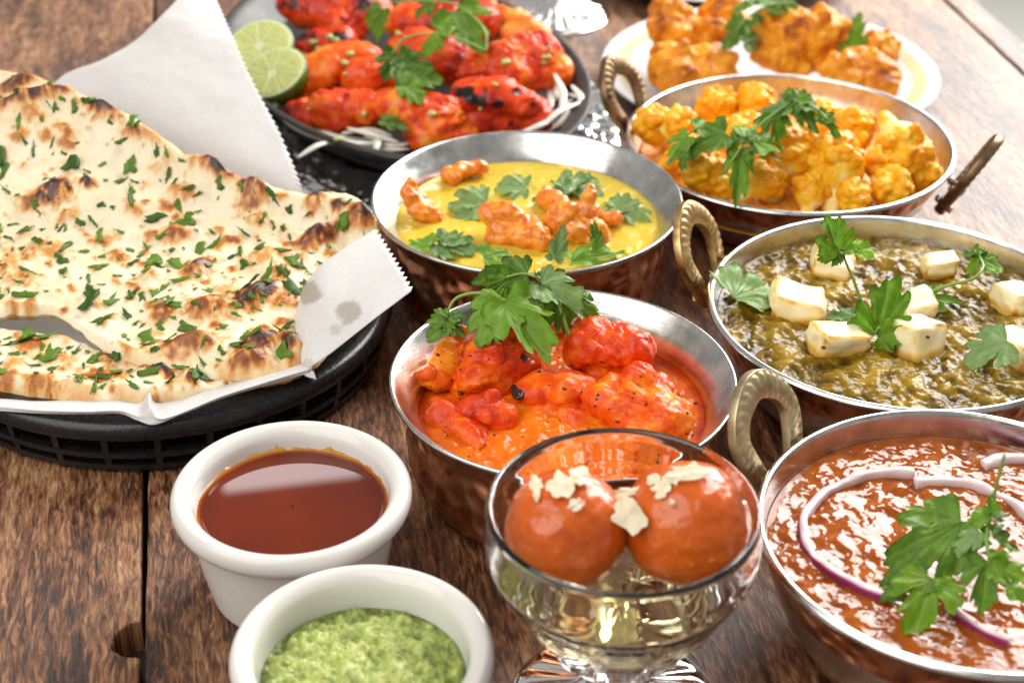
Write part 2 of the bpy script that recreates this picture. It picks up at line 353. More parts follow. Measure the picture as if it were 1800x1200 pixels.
# ------------------------------------------------------------------ leaves and sprigs
def leaf_geo(base, tip, hint=None, width=1.0, seed=0, curl=0.12, fold=0.15, wide=112):
    base, tip = np.asarray(base), np.asarray(tip); y = tip - base; L = np.linalg.norm(y); y /= L
    if hint is None:
        v = CAM - base; hint = np.array([0, 0, 1.0]) + 0.5 * v / np.linalg.norm(v)
    n = np.asarray(hint, float); n = n - y * (n @ y); n /= np.linalg.norm(n); x = np.cross(y, n)
    rg = np.random.RandomState(seed); na, nr = 125, 9
    th = np.radians(np.linspace(-wide, wide, na)); lc = np.radians([-62 + rg.uniform(-6, 6), rg.uniform(-5, 5), 62 + rg.uniform(-6, 6)])
    at_ = np.abs(th); ph = rg.uniform(0, 6)
    lat = rg.uniform(.8, 1.12); R = np.interp(at_, np.radians([0, 30, 62, 92, wide - 6, wide]), [1, .90 * (.5 + .5 * lat), .74 * lat, .60 * lat, .42, .2]); curl = curl + rg.uniform(-.12, .2); fold = fold + rg.uniform(-.14, .14)
    for sg in (-1, 1):
        for ang_, dep, wd in ((37 + rg.uniform(-5, 5), rg.uniform(.26, .62), rg.uniform(5, 8)), (76 + rg.uniform(-5, 5), rg.uniform(.12, .24), 5), (17 + rg.uniform(-4, 4), rg.uniform(.10, .20), 4)):
            R = R * (1 - dep * np.exp(-((th - sg * math.radians(ang_)) / math.radians(wd)) ** 2))
    R = R * (1 - 0.13 * (1 - np.abs(np.sin(th * 9.5 + ph)) ** .55)) * (1 + .05 * np.sin(th * 3 + ph))
    t = np.linspace(0.0, 1, nr) ** 0.85
    u = t[:, None] * R[None] * np.sin(th)[None] * width * .88; v = t[:, None] * R[None] * np.cos(th)[None]
    r = np.sqrt(u ** 2 + v ** 2)
    vein = np.zeros_like(u)
    for c in np.r_[lc, lc[1] - .42, lc[1] + .42, lc[0] - .38, lc[0] + .38, lc[2] - .38, lc[2] + .38]:
        k = 0.05 if c in lc else 0.028
        vein = np.maximum(vein, np.exp(-((th[None] - c) * (r + .08) / k) ** 2) * (1 if c in lc else .6) * (1 - 0.5 * t[:, None]))
    pts = np.stack([u, v, 0 * u], -1).reshape(-1, 3)
    wr = fbm(pts, 0.28, 2, seed=seed).reshape(u.shape)
    w = -curl * (v ** 2) + fold * np.abs(u) - fold * .5 * np.abs(u) ** 2 - 0.03 * vein + 0.12 * wr * t[:, None] + 0.045 * np.sin(th[None] * 5 + ph) * t[:, None] ** 2 - .10 * np.cos(th[None] * 4.9) * t[:, None] ** 1.5 * .5
    G = base + L * (u[..., None] * x + v[..., None] * y + w[..., None] * n)
    top = G.reshape(-1, 3); bot = top - n * 0.00014
    F = grid_faces(nr, na)[:, ::-1]; k = nr * na
    e = np.arange(na - 1) + (nr - 1) * na
    rim = np.stack([e, e + 1, e + 1 + k, e + k], -1)
    return np.r_[top, bot], np.r_[F, F[:, ::-1] + k, rim], np.r_[vein.ravel(), vein.ravel()]
_ls = [100]
def leaf_at(name, b, t, mat=None, parent=None, **kw):
    _ls[0] += 1
    V, F, a = leaf_geo(P(*b), P(*t), seed=_ls[0], **kw)
    return mk(name, V, F, mat or LEAF, parent, attr=a)
def sprig(label, stems, leaves, group=None, r=0.0007):
    t = thing('cilantro_sprig', label, 'herb sprig', P(*stems[0][0]), group)
    for s in stems:
        V, F = tube([P(*q) for q in s], [r * 1.15, r * .75], 8); mk('stem', V, F, STEM, t)
    for l in leaves:
        kw = l[2] if len(l) > 2 else {}
        kw = dict(kw); mt = kw.pop('mat', LEAF)
        leaf_at('leaf', l[0], l[1], mt, t, **kw)
    return t
def loose_leaf(label, b, t, mat=None, **kw):
    return tag(leaf_at('cilantro_leaf', b, t, mat or LEAFP, None, **kw), label, 'herb leaf', 'cilantro leaves lying on the food')

# ------------------------------------------------------------------ bowls
def interp_r(profile, z):
    pr = np.asarray(profile); o = np.argsort(pr[:, 1]); return float(np.interp(z, pr[o, 1], pr[o, 0]))
def handi(label, c, R, H):
    t = thing('copper_bowl', label, 'bowl', (*c, 0)); C0 = (*c, 0)
    out = rprof([(1e-5, .0006), (.70 * R, .0006), (.80 * R, .0028), (.880 * R, .011), (.905 * R, .40 * H), (.905 * R, .62 * H), (.893 * R, .71 * H), (.893 * R, .76 * H), (.912 * R, .83 * H), (.95 * R, .915 * H)], 6)
    V, F = lathe(out, C0, 160); n = normals(V, F)
    low = sstep(.62 * H, .42 * H, V[:, 2]) * sstep(.002, .006, V[:, 2])
    th = np.arctan2(V[:, 1] - c[1], V[:, 0] - c[0]); q = np.stack([np.cos(th * 24) * 0 + th * 11, V[:, 2] / .0062, 0 * th], -1)
    V = V + n * (low * 0.0012 * fbm(q, 0.8, 1))[:, None]
    mk('copper_body', V, F, HAMMER, t)
    inn = rprof([(.95 * R, .918 * H), (.985 * R, .945 * H), (R, .975 * H), (.994 * R, H), (.972 * R, H - .0006), (.925 * R, H - .0045), (.87 * R, H - .009), (.838 * R, H - .0135), (.818 * R, H - .024)], 6)
    inn = np.r_[inn, [(.80 * R, .006), (1e-5, .005)]]
    V, F = lathe(inn, C0, 160); mk('steel_lining', V, F, STEEL, t)
    return t, inn
def handle(parent, c, R, H, phi, mat, tilt=28.0, size=1.0):
    phi = math.radians(phi); tl = math.radians(tilt)
    O = np.array([math.cos(phi), math.sin(phi), 0]); T = np.array([-math.sin(phi), math.cos(phi), 0]); Z = np.array([0, 0, 1.0])
    U = O * math.sin(tl) + Z * math.cos(tl); Nn = O * math.cos(tl) - Z * math.sin(tl)
    A = np.array([*c, 0]) + O * (R + .0034) + Z * (H - .0085)
    p = np.array([1, .80]) * np.array([(-.0098, -.009), (-.0118, 0), (-.0150, .011), (-.0160, .020), (-.0125, .0295), (-.0055, .0365), (0, .0385), (.0055, .0365), (.0125, .0295), (.0160, .020), (.0150, .011), (.0118, 0), (.0098, -.009)]) * size
    cc = catmull(np.c_[p, np.zeros(len(p))], 150)[:, :2]; d = np.gradient(cc, axis=0); d /= np.linalg.norm(d, axis=1)[:, None]
    s = np.r_[0, np.cumsum(np.linalg.norm(np.diff(cc, axis=0), axis=1))]; side = np.c_[-d[:, 1], d[:, 0]]
    m = 28; a = np.linspace(0, 2 * math.pi, m, endpoint=False)
    qa = np.sign(np.cos(a)) * np.abs(np.cos(a)) ** .35; qb = np.sign(np.sin(a)) * np.abs(np.sin(a)) ** .45
    hw = (.0042 + .0012 * np.exp(-((s - s[-1] / 2) / .012) ** 2)) * size; ht = .0027 * size
    V = []
    for i in range(150):
        face = np.abs(qb) > .8
        rel = np.where(face, 0.00030 * np.sin(s[i] * 2 * math.pi / .0034 + 2.4 * np.cos(qa * 1.9) * np.sign(qa + .001)) * (np.abs(qa) < .8), 0) - np.where(face & (np.abs(np.abs(qa) - .82) < .12), .0004, 0)
        x2 = cc[i, 0] + side[i, 0] * qa * hw[i]; y2 = cc[i, 1] + side[i, 1] * qa * hw[i]; zz = qb * ht + np.sign(qb) * rel
        V.append(A + x2[:, None] * T + y2[:, None] * U + zz[:, None] * Nn)
    F = grid_faces(150, m, True).tolist() + [list(range(m)), list(range(149 * m, 150 * m))[::-1]]
    mk('handle', np.concatenate(V), F, mat, parent)
    for sx in (-1, 1):
        for (off, dz, rr) in ((-.0052, -.0075, .0021),):
            q = A + T * sx * .0108 * size + O * off + Z * (dz + .0065)
            V, F = lathe(rprof([(1e-5, .0016), (.0012, .0013), (.0020, .0004), (.0021, -.0012), (1e-5, -.0014)], 4), (0, 0, 0), 16)
            V = V @ np.stack([T, Z, -O]) + q
            mk('rivet', V, F, STEEL, parent)
            q2 = A + T * sx * .0108 * size - U * .004 + Nn * .0036
            V, F = lathe([(1e-5, .0012), (.0017, .0012), (.0021, .0007), (.0021, -.0016), (1e-5, -.0016)], (0, 0, 0), 6)
            V = V @ np.stack([T, U, Nn]) + q2
            mk('bolt_head', V, F, mat, parent, smooth=False)
def karahi(label, c, R, H, handles, mat, tilt=28):
    t = thing('copper_karahi', label, 'bowl', (*c, 0)); C0 = (*c, 0)
    out = rprof([(1e-5, .0006), (.50 * R, .0006), (.60 * R, .0022), (.70 * R, .12 * H), (.80 * R, .32 * H), (.885 * R, .56 * H), (.94 * R, .78 * H), (.968 * R, .91 * H)], 6)
    V, F = lathe(out, C0, 160); mk('copper_body', V, F, HAMMER, t)
    inn = np.array([(.968 * R, .913 * H), (R - .0012, .935 * H), (R - .0002, .955 * H), (R, .972 * H), (R - .0005, .988 * H), (R - .0014, H), (R - .0024, .997 * H), (R - .0030, .98 * H), (R - .0034, .95 * H)])
    inn = np.r_[catmull(inn, 30), rprof([(R - .0036, .93 * H), (.925 * R, .72 * H), (.865 * R, .48 * H), (.76 * R, .24 * H), (.62 * R, .0052), (1e-5, .0045)], 5)]
    V, F = lathe(inn, C0, 160); mk('steel_lining', V, F, STEEL, t)
    for phi in handles: handle(t, c, R, H, phi, mat, tilt)
    return t, inn
def surface(name, label, cat, c, Rr, z, mat, fn, attr_fn=None, nr=110, na=420, climb=None, depth=0.006, skirt=True):
    """food filling a bowl: disc of radius Rr at height z, relief fn(x, y, r/R), closed below by a skirt"""
    t = np.linspace(0.004, 1, nr) ** 0.8; th = np.linspace(0, 2 * math.pi, na, endpoint=False)
    x = c[0] + Rr * t[:, None] * np.cos(th); y = c[1] + Rr * t[:, None] * np.sin(th)
    rr = np.repeat(t, na); pts = np.stack([x.ravel(), y.ravel(), np.full(nr * na, 0.0)], -1)
    h = fn(pts, rr); a = attr_fn(pts, rr, h) if attr_fn else np.full(len(h), .5)
    V = pts.copy(); V[:, 2] = z + h
    V = [V]; A = [a]; rows = nr
    last = V[0][-na:]
    if climb is not None:
        hh, slope, av = climb(th)
        for f in (.35, .7, 1.0):
            q = last.copy(); e = np.c_[np.cos(th), np.sin(th)]; q[:, :2] += e * (hh * f * slope)[:, None]; q[:, 2] += hh * f
            V.append(q); A.append(np.full(na, av)); rows += 1
    q = V[-1][-na:].copy() if climb is None else last.copy(); q[:, 2] -= depth; q[:, :2] = c + (q[:, :2] - c) * .97
    if skirt: V.append(q); A.append(A[0][-na:]); rows += 1
    V = np.concatenate(V); A = np.concatenate(A)
    o = mk(name, V, grid_faces(rows, na, True)[:, ::-1], mat, None, origin=(c[0], c[1], z), attr=A)
    tag(o, label, cat); return o

# ------------------------------------------------------------------ butter chicken bowl
cB, RB, HB = np.array([.0198, .5516]), .0670, .050
handi('copper bowl with wide steel rim full of orange red chicken curry', cB, RB, HB)
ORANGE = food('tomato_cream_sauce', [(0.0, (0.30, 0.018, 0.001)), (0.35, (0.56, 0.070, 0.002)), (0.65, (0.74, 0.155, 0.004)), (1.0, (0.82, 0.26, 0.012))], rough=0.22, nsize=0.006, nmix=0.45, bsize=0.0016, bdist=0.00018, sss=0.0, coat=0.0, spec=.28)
CHICK = food('glazed_chicken', [(0.0, (0.10, 0.015, 0.008)), (0.14, (0.44, 0.018, 0.003)), (0.45, (0.68, 0.052, 0.004)), (0.75, (0.80, 0.13, 0.006)), (1.0, (0.88, 0.28, 0.012))], rough=0.27, nsize=0.005, nmix=0.5, bsize=0.0013, bdist=0.0003, sss=0.03, rad=(1, .3, .1), coat=0.0, spec=.28)
zB = HB - .0165
def fB(p, r):
    ctr = np.array([.018, .545, 0]); d = np.linalg.norm(p - ctr, axis=1)
    ridge = 1 - np.abs(fbm(p, .013, 2, seed=3))
    return (.0022 * np.exp(-(d / .035) ** 2) + .0018 * ridge * (1 - r ** 6) + .0007 * fbm(p, .004, 2, seed=5) - .0012) * sstep(1.0, .88, r)
def climbB(th):
    return np.clip(.0022 + .0025 * fbm(np.c_[th * 3, th * 0, th * 0], 1, 2) + .003 * np.exp(-((th - .35) / .5) ** 2), .0004, .009), np.full(len(th), .28), .02
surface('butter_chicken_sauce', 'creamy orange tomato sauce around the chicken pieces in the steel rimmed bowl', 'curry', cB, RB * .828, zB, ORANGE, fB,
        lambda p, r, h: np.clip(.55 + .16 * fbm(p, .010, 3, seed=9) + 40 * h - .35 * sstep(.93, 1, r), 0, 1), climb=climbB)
def chunk(name, label, cat, spec, mat, seed, knob=None, fib=0.0, jit=.09, lump=.0012, lsize=.012, fine=.0003, fsize=.003, sq=.9, voxel=.00065, group=None, bias=.5, var=.35, char=0.0, it=3, axis=None):
    balls = pxballs(spec, sq); rj = np.random.RandomState(seed + 31)
    if fib: balls = [(q + rj.normal(size=3) * r[0] * jit * np.array([1, 1, .6]), tuple(np.array(r) * rj.uniform(1 - 1.4 * jit, 1 + jit) * rj.uniform(1 - jit, 1 + jit, 3))) for q, r in balls]
    if knob:
        rk = np.random.RandomState(seed + 50); add = []
        for _ in range(int(knob[0] * max(1, len(balls) ** .6))):
            q, r = balls[rk.randint(len(balls))]; d = rk.normal(size=3); d[2] = abs(d[2]) * .8; d /= np.linalg.norm(d); r0 = r[0]
            add.append((q + d * np.array(r) * rk.uniform(.6, .95), r0 * knob[1] * rk.uniform(.55, 1.15)))
        balls = balls + add
    V, F = organic(balls, voxel, it)
    n = normals(V, F); l = fbm(V, lsize, 2, .4, seed=seed); f = fbm(V, fsize, 2, .4, seed=seed + 1)
    a = np.clip(bias + var * fbm(V, lsize * .8, 3, seed=seed + 2) + .12 * f, 0, 1)
    if char: a = a * (1 - char * sstep(.15, .5, fbm(V, .011, 3, seed=seed + 4)) * sstep(-.2, .4, n[:, 2]))
    if fib:
        dr = np.random.RandomState(seed + 77).normal(size=3); dr[2] *= .3; dr /= np.linalg.norm(dr)
        along = V @ dr; Vs = V - np.outer(along, dr) * .82
        g = fbm(Vs, .0026, 2, .5, seed=seed + 6); g2 = fbm(Vs, .007, 2, .5, seed=seed + 7)
        f = f + 0 * g; V = V + n * (fib * (.55 * g + 1.2 * g2) * sstep(-.5, .3, fbm(V, .02, 1, seed=seed + 8)))[:, None]
    V = V + n * (lump * l + fine * f)[:, None]
    return tag(mk(name, V, F, mat, None, attr=a), label, cat, group)
B = zB
for i, (lab, spec, bias) in enumerate([
    ('plump red chicken chunk under the left of the cilantro sprig', [(855, 625, B + .012, 46, 905, 600, B + .014, 40), (850, 660, B + .006, 50, 900, 640, B + .006, 50)], .5),
    ('long orange chicken strip at the left edge of the tomato sauce', [(800, 600, B + .014, 24, 765, 665, B + .004, 30)], .8),
    ('big rounded red chicken chunk at the back right of the orange sauce', [(1035, 605, B + .013, 46, 1115, 610, B + .012, 44), (1060, 640, B + .004, 40, 1110, 640, B + .004, 44)], .5),
    ('broad sauce coated chicken slab at the right front of the orange sauce', [(1120, 672, B + .012, 42, 1175, 735, B + .006, 52), (1085, 700, B + .006, 50, 1120, 760, B + .001, 45), (1160, 690, B + .006, 40)], .62),
    ('small smooth red chicken piece poking out of the orange sauce at left', [(840, 722, B + .004, 28, 880, 730, B + .003, 34)], .4),
    ('flat sauce covered chicken piece by the lower left steel rim', [(775, 725, B - .001, 34, 830, 770, B - .003, 40)], .55),
    ('ragged sauce coated chicken piece in the middle of the orange curry', [(950, 690, B + .002, 42, 1020, 690, B + .003, 44), (960, 740, B - .004, 40, 1040, 760, B - .004, 40)], .62),
    ('pointed orange chicken tip standing behind the sprig leaves', [(905, 570, B + .018, 12, 935, 612, B + .008, 24)], .8)]):
    chunk('chicken_piece', lab, 'chicken', spec, CHICK, 20 + 5 * i, lump=.0036, lsize=.016, fine=.0003, fsize=.003, bias=bias + .05, var=.34, knob=(.9, .6), fib=.0014, char=.35, sq=.85, group='chicken pieces in the orange sauce')
SPECK = food('burnt_spice', [(0.3, (0.012, 0.006, 0.005)), (0.8, (0.05, 0.018, 0.01))], rough=0.35, nsize=0.001, nmix=.8, bdist=0.0001, bsize=.0005, use_attr=False)
def bits(name, label, cat, pts, mat, size, seed=1, flat=.35, group=None):
    rg = np.random.RandomState(seed); parts = []
    for p in pts:
        V, F = lathe([(1e-5, 1), (.7, .7), (1, 0), (.7, -.7), (1e-5, -1)], (0, 0, 0), 7)
        s = size * rg.uniform(.5, 1.5); el = rg.uniform(.35, 1); a = rg.uniform(0, 6.3)
        V = V * (1 + .25 * rg.uniform(-1, 1, (len(V), 1))) * (s, s * el, s * flat)
        V = V @ np.array([[math.cos(a), math.sin(a), 0], [-math.sin(a), math.cos(a), 0], [0, 0, 1]]) + p
        parts.append((V, F))
    V, F = join(parts); return tag(mk(name, V, F, mat, None), label, cat, group, 'stuff')
bpy.context.view_layer.update()
def drop(points, extra=0.0, only=None):
    """lie points (x, y) on whatever stands below them"""
    dg = bpy.context.evaluated_depsgraph_get(); out = []
    for x, y in points:
        ok, loc, nn, *_r = scene.ray_cast(dg, Vector((x, y, .3)), Vector((0, 0, -1)))
        if ok: out.append(np.array(loc) + np.array(nn) * extra)
    return out
def drop_view(pix, extra=0.0):
    dg = bpy.context.evaluated_depsgraph_get(); out = []
    for px, py in pix:
        d = Vector(P(px, py, 0) - CAM).normalized(); ok, loc, nn, *_r = scene.ray_cast(dg, Vector(CAM), d)
        out.append((np.array(loc) + np.array(nn) * extra, np.array(nn)) if ok else None)
    return out
rg = np.random.RandomState(5)
pt = [q[0] for q in drop_view([(rg.uniform(745, 1225), rg.uniform(580, 810)) for _ in range(95)], .0001) if q is not None and abs(q[0][2] - B) < .02 and np.hypot(*(q[0][:2] - cB)) < RB * .8]
bits('spice_flecks', 'tiny black spice flecks scattered over the orange chicken curry', 'spice', pt, SPECK, .0007, 3)
for k, (lab, px, py, s) in enumerate((('largest burnt black scrap on the orange curry, at its middle', 907, 692, 15), ('burnt black scrap beside the sprig on the orange curry', 920, 630, 9), ('dark burnt scrap left of the middle on the orange curry', 808, 690, 8))):
    q = drop_view([(px, py)])[0]
    if q is not None:
        r_ = s / 4400; V, F = organic([(q[0] + (dx * r_, dy * r_, .0006), (r_ * .6, r_ * .8, r_ * .35)) for dx, dy in ((0, 0), (.5, .3), (-.2, .7), (.2, -.6))], .0004, 1)
        V = V + normals(V, F) * (.0005 * fbm(V, .002, 2, seed=k))[:, None]
        tag(mk('burnt_scrap', V, F, SPECK), lab, 'spice', 'burnt scraps on the orange curry')
z0 = HB + .006
sprig('large leafy cilantro sprig lying across the back of the orange chicken curry',
      [[(1000, 590, z0 - .004), (986, 545, z0 + .006), (975, 517, z0 + .010), (945, 518, z0 + .012), (905, 535, z0 + .010)],
       [(905, 535, z0 + .010), (850, 516, z0 + .010), (806, 522, z0 + .009), (788, 545, z0 + .005), (780, 572, z0 + .002)],
       [(975, 517, z0 + .010), (955, 493, z0 + .014), (922, 481, z0 + .015), (890, 487, z0 + .014)]],
      [((888, 529, z0 + .012), (840, 592, z0 + .004), dict(curl=.18, fold=.1, width=1.15)),
       ((888, 530, z0 + .012), (975, 620, z0 + .003), dict(curl=.1, fold=.28, width=.72)),
       ((880, 525, z0 + .008), (848, 560, z0 + .006), dict(curl=.1)),
       ((925, 483, z0 + .015), (822, 486, z0 + .013), dict(curl=.5, fold=-.1, width=.75, hint=(-.1, -.8, .6))),
       ((895, 487, z0 + .013), (838, 545, z0 + .003), dict(curl=.35, width=.65, hint=(0, -1, .2))),
       ((782, 562, z0 + .004), (744, 560, z0 + .003), dict(mat=LEAF)), ((783, 566, z0 + .004), (752, 600, z0 - .001), dict(mat=LEAF)), ((785, 566, z0 + .004), (822, 590, z0 - .001), dict(mat=LEAF, width=.9)),
       ((788, 560, z0 + .005), (812, 545, z0 + .006)),
       ((950, 500, z0 + .014), (1030, 535, z0 + .010), dict(width=.75, fold=.4, curl=.2, mat=LEAFP)), ((950, 497, z0 + .014), (1010, 485, z0 + .013), dict(width=.8, fold=.3)),
       ((972, 520, z0 + .009), (1012, 575, z0 - .002), dict(curl=.3, width=1.2)), ((985, 540, z0 + .006), (945, 575, z0 - .003), dict(curl=.2)), ((1010, 520, z0 + .008), (1058, 560, z0 - .001), dict(curl=.3, width=.8))])

# ------------------------------------------------------------------ yellow curry bowl
cY, RY, HY = np.array([.0063, .7021]), .0717, .050
handi('copper bowl with wide steel rim full of yellow curry', cY, RY, HY)
YEL = food('turmeric_cream', [(0.0, (0.34, 0.22, 0.008)), (0.4, (0.62, 0.44, 0.030)), (0.75, (0.72, 0.55, 0.075)), (1.0, (0.82, 0.74, 0.36))], rough=0.26, nsize=0.005, nmix=0.25, bsize=0.0022, bdist=0.0002, sss=0.1, rad=(1, .6, .1), coat=0.0)
zY = HY - .0118
def fY(p, r): return (.0010 * fbm(p, .02, 2, seed=31) + .0005 * fbm(p, .006, 2, seed=33)) * sstep(1, .9, r)
surface('yellow_curry', 'smooth yellow turmeric curry filling the bowl behind the orange one', 'curry', cY, RY * .852, zY, YEL, fY,
        lambda p, r, h: np.clip(.5 + .12 * fbm(p, .02, 3, seed=36) + .35 * sstep(.45, .8, fbm(p, .0045, 2, seed=38)) - .2 * sstep(.94, 1, r), 0, 1),
        climb=lambda th: (np.clip(.0012 + .0016 * fbm(np.c_[th * 5, th * 0, th * 0], 1, 2, seed=4), .0002, .006), np.full(len(th), .3), .45))
PRAWN = food('orange_prawn', [(0.0, (0.25, 0.03, 0.006)), (0.3, (0.62, 0.12, 0.008)), (0.65, (0.82, 0.27, 0.015)), (1.0, (0.88, 0.45, 0.06))], rough=0.24, nsize=0.004, nmix=0.5, bsize=0.0012, bdist=0.0003, sss=0.12, rad=(1, .4, .1), coat=0.3)
Y = zY
for i, (lab, spec) in enumerate([
    ('small orange prawn at the back left of the yellow curry', [(790, 308, Y + .004, 18, 820, 296, Y + .005, 15), (820, 296, Y + .005, 15, 845, 298, Y + .003, 13)]),
    ('orange prawn leaning up the left wall of the yellow curry bowl', [(720, 318, Y + .016, 9, 722, 345, Y + .010, 20), (722, 345, Y + .008, 20, 745, 375, Y + .003, 22), (745, 375, Y + .003, 22, 765, 380, Y + .001, 17)]),
    ('curled reddish orange prawn in the front middle of the yellow curry', [(855, 375, Y + .009, 18, 885, 372, Y + .012, 20), (885, 372, Y + .012, 20, 930, 398, Y + .006, 22), (880, 412, Y + .002, 26, 950, 420, Y + .003, 26), (940, 405, Y + .006, 20, 960, 425, Y + .003, 18)]),
    ('orange prawn with an upright tail at the right of the yellow curry', [(985, 385, Y + .008, 30, 1030, 378, Y + .008, 26), (1028, 370, Y + .012, 16, 1038, 332, Y + .020, 13), (1000, 410, Y + .003, 28, 1045, 412, Y + .002, 26), (960, 345, Y + .004, 18, 985, 365, Y + .006, 18)]),
    ('orange scrap of prawn at the right edge of the prawn cluster', [(1060, 385, Y + .003, 16, 1082, 382, Y + .004, 13)])]):
    chunk('prawn', lab, 'prawn', spec, PRAWN, 140 + 5 * i, lump=.0020, lsize=.008, fine=.0006, fsize=.0026, sq=1, bias=.55, var=.35, group='orange prawns in the yellow curry')
for lab, b, t, kw in [
    ('pale cilantro leaf left of the curled prawn on yellow curry', (855, 355, Y + .004), (783, 360, Y + .003), {}),
    ('small cilantro leaf below another by the curled prawn on yellow curry', (848, 365, Y + .003), (795, 385, Y + .002), dict(width=.8)),
    ('pale cilantro leaf at the back middle of the yellow curry', (925, 330, Y + .003), (868, 318, Y + .006), dict(width=1.1)),
    ('wide pale cilantro leaf behind the upright prawn tail', (1000, 340, Y + .004), (945, 312, Y + .003), dict(width=1.2)),
    ('pale cilantro leaf right of the upright prawn tail', (1000, 335, Y + .004), (1055, 308, Y + .003), dict(width=.9)),
    ('grey green cilantro leaf at the right of the yellow curry', (1085, 365, Y + .003), (1140, 388, Y + .003), dict(width=.9)),
    ('small grey green leaf at the far right of the yellow curry', (1100, 372, Y + .003), (1066, 342, Y + .003), dict(width=.7)),
    ('bright green leaf at the left front rim of the yellow curry', (755, 432, Y + .004), (725, 412, Y + .004), dict(mat=LEAF)),
    ('cilantro leaf flat on the yellow curry at its left front', (770, 430, Y + .003), (838, 440, Y + .003), dict(width=.9)),
    ('pale cilantro leaf above the left front leaf on yellow curry', (800, 432, Y + .004), (790, 410, Y + .004), {}),
    ('cilantro leaf at the front middle rim of the yellow curry', (850, 452, Y + .005), (900, 438, Y + .006), dict(mat=LEAF)),
    ('tall cilantro leaf standing against the front prawn', (975, 455, Y + .003), (992, 395, Y + .016), dict(width=.5, hint=(.2, -1, .3))),
    ('narrow upright green leaf beside the front right prawn', (1050, 430, Y + .004), (1042, 385, Y + .014), dict(width=.5, mat=LEAF, hint=(-.3, -1, .3))),
    ('long glossy green leaf on the front right rim of the yellow curry', (1005, 458, Y + .005), (1110, 428, Y + .007), dict(width=.45, mat=LEAF))]:
    loose_leaf(lab, b, t, kw.pop('mat', LEAFP), **kw)

# ------------------------------------------------------------------ spinach and paneer bowl
cS, RS, HS = np.array([.1611, .6115]), .0797, .048
karahi('copper karahi with steel rim full of dark green spinach curry', cS, RS, HS, (155, -25), BRASS, 24)
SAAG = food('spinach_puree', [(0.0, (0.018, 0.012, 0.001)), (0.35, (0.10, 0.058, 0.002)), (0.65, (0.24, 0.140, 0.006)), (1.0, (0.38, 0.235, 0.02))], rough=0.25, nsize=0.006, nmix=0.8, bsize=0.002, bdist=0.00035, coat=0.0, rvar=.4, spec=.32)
zS = HS - .0085
def fS(p, r): return (.0024 * fbm(p, .012, 3, .55, seed=51) + .0006 * (.5 - np.abs(fbm(p, .005, 2, seed=53)))) * sstep(1, .95, r)
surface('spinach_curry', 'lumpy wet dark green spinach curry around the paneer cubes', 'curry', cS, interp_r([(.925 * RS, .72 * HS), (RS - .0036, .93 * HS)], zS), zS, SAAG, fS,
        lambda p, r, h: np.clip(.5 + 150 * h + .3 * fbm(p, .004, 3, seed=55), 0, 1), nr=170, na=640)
PAN = food('fried_paneer', [(0.0, (0.42, 0.17, 0.02)), (0.25, (0.74, 0.45, 0.10)), (0.5, (0.84, 0.68, 0.32)), (0.78, (0.87, 0.79, 0.54))], rough=0.36, nsize=0.006, nmix=0.22, bsize=0.0013, bdist=0.00008, sss=0.25, rad=(1, .8, .5), ssc=.003)
def paneer(label, px, py, w, d, h, rz, tilt=(0, 0), seed=0, lift=0.0):
    c = P(px, py, zS + h * .17 + lift); rg = np.random.RandomState(seed)
    bm = bmesh.new(); bmesh.ops.create_cube(bm, size=1); bmesh.ops.subdivide_edges(bm, edges=bm.edges[:], cuts=15, use_grid_fill=True)
    V = np.array([v.co for v in bm.verts]); F = np.array([[v.index for v in f.verts] for f in bm.faces]); bm.free()
    sq = np.linalg.norm(V, axis=1); k = np.abs(V).max(1)
    edge = np.sort(np.abs(V), axis=1)[:, 1]          # near an edge when the second coordinate is big too
    R_ = 0.5 - 0.05 * sstep(.40, .5, edge); V = V * (R_ / .5)[:, None]; V = V * (.86 + .14 * .60 / np.maximum(np.linalg.norm(V, axis=1), .3))[:, None]
    V = V + (V[:, [1, 2, 0]] * rg.uniform(-.26, .26, 3)) + .085 * np.stack([fbm(V, .6, 2, seed=seed * 3 + j) for j in range(3)], -1)
    V = V * (w, d, h)
    M = np.array((Matrix.Rotation(math.radians(rz), 3, 'Z') @ Matrix.Rotation(math.radians(tilt[0]), 3, 'X') @ Matrix.Rotation(math.radians(tilt[1]), 3, 'Y')))
    V = V @ M.T + c; n = normals(V, F); V = V + n * (.00025 * fbm(V, .005, 2, seed=seed))[:, None]
    a = np.clip(.70 - .62 * sstep(.33, .5, edge) * (.55 + .9 * fbm(V, .007, 2, seed=seed + 3)) + .16 * fbm(V, .009, 3, seed=seed + 5) - .5 * sstep(.0035, -.0005, V[:, 2] - zS - .001), 0, 1)
    tag(mk('paneer_cube', V, F, PAN, None, attr=a), label, 'cheese cube', 'paneer cubes in the spinach curry')
mm = .001
paneer('broad flat paneer cube at the left of the spinach curry', 1403, 538, 23 * mm, 19 * mm, 13 * mm, -12, (3, -3), 1)
paneer('paneer cube with a red chilli fleck at the front left', 1472, 600, 22 * mm, 16 * mm, 14 * mm, 10, (-6, 6), 2)
paneer('wedge of paneer with a black fleck at the front right', 1614, 596, 19 * mm, 18 * mm, 16 * mm, 32, (-10, 4), 3)
paneer('half hidden paneer cube behind the central upright leaf', 1606, 545, 18 * mm, 16 * mm, 12 * mm, 25, (4, 0), 4)
paneer('paneer cube below the tall sprig at the back of the spinach', 1462, 466, 18 * mm, 18 * mm, 12 * mm, -20, (0, 6), 5)
paneer('small paneer cube at the back right of the spinach', 1650, 470, 15 * mm, 13 * mm, 11 * mm, 4, (0, 0), 6)
paneer('paneer cube at the far right of the spinach', 1790, 530, 18 * mm, 15 * mm, 12 * mm, 24, (0, 4), 7)
paneer('paneer cube under the large leaf at the right front', 1780, 618, 20 * mm, 18 * mm, 14 * mm, -38, (0, 8), 8)
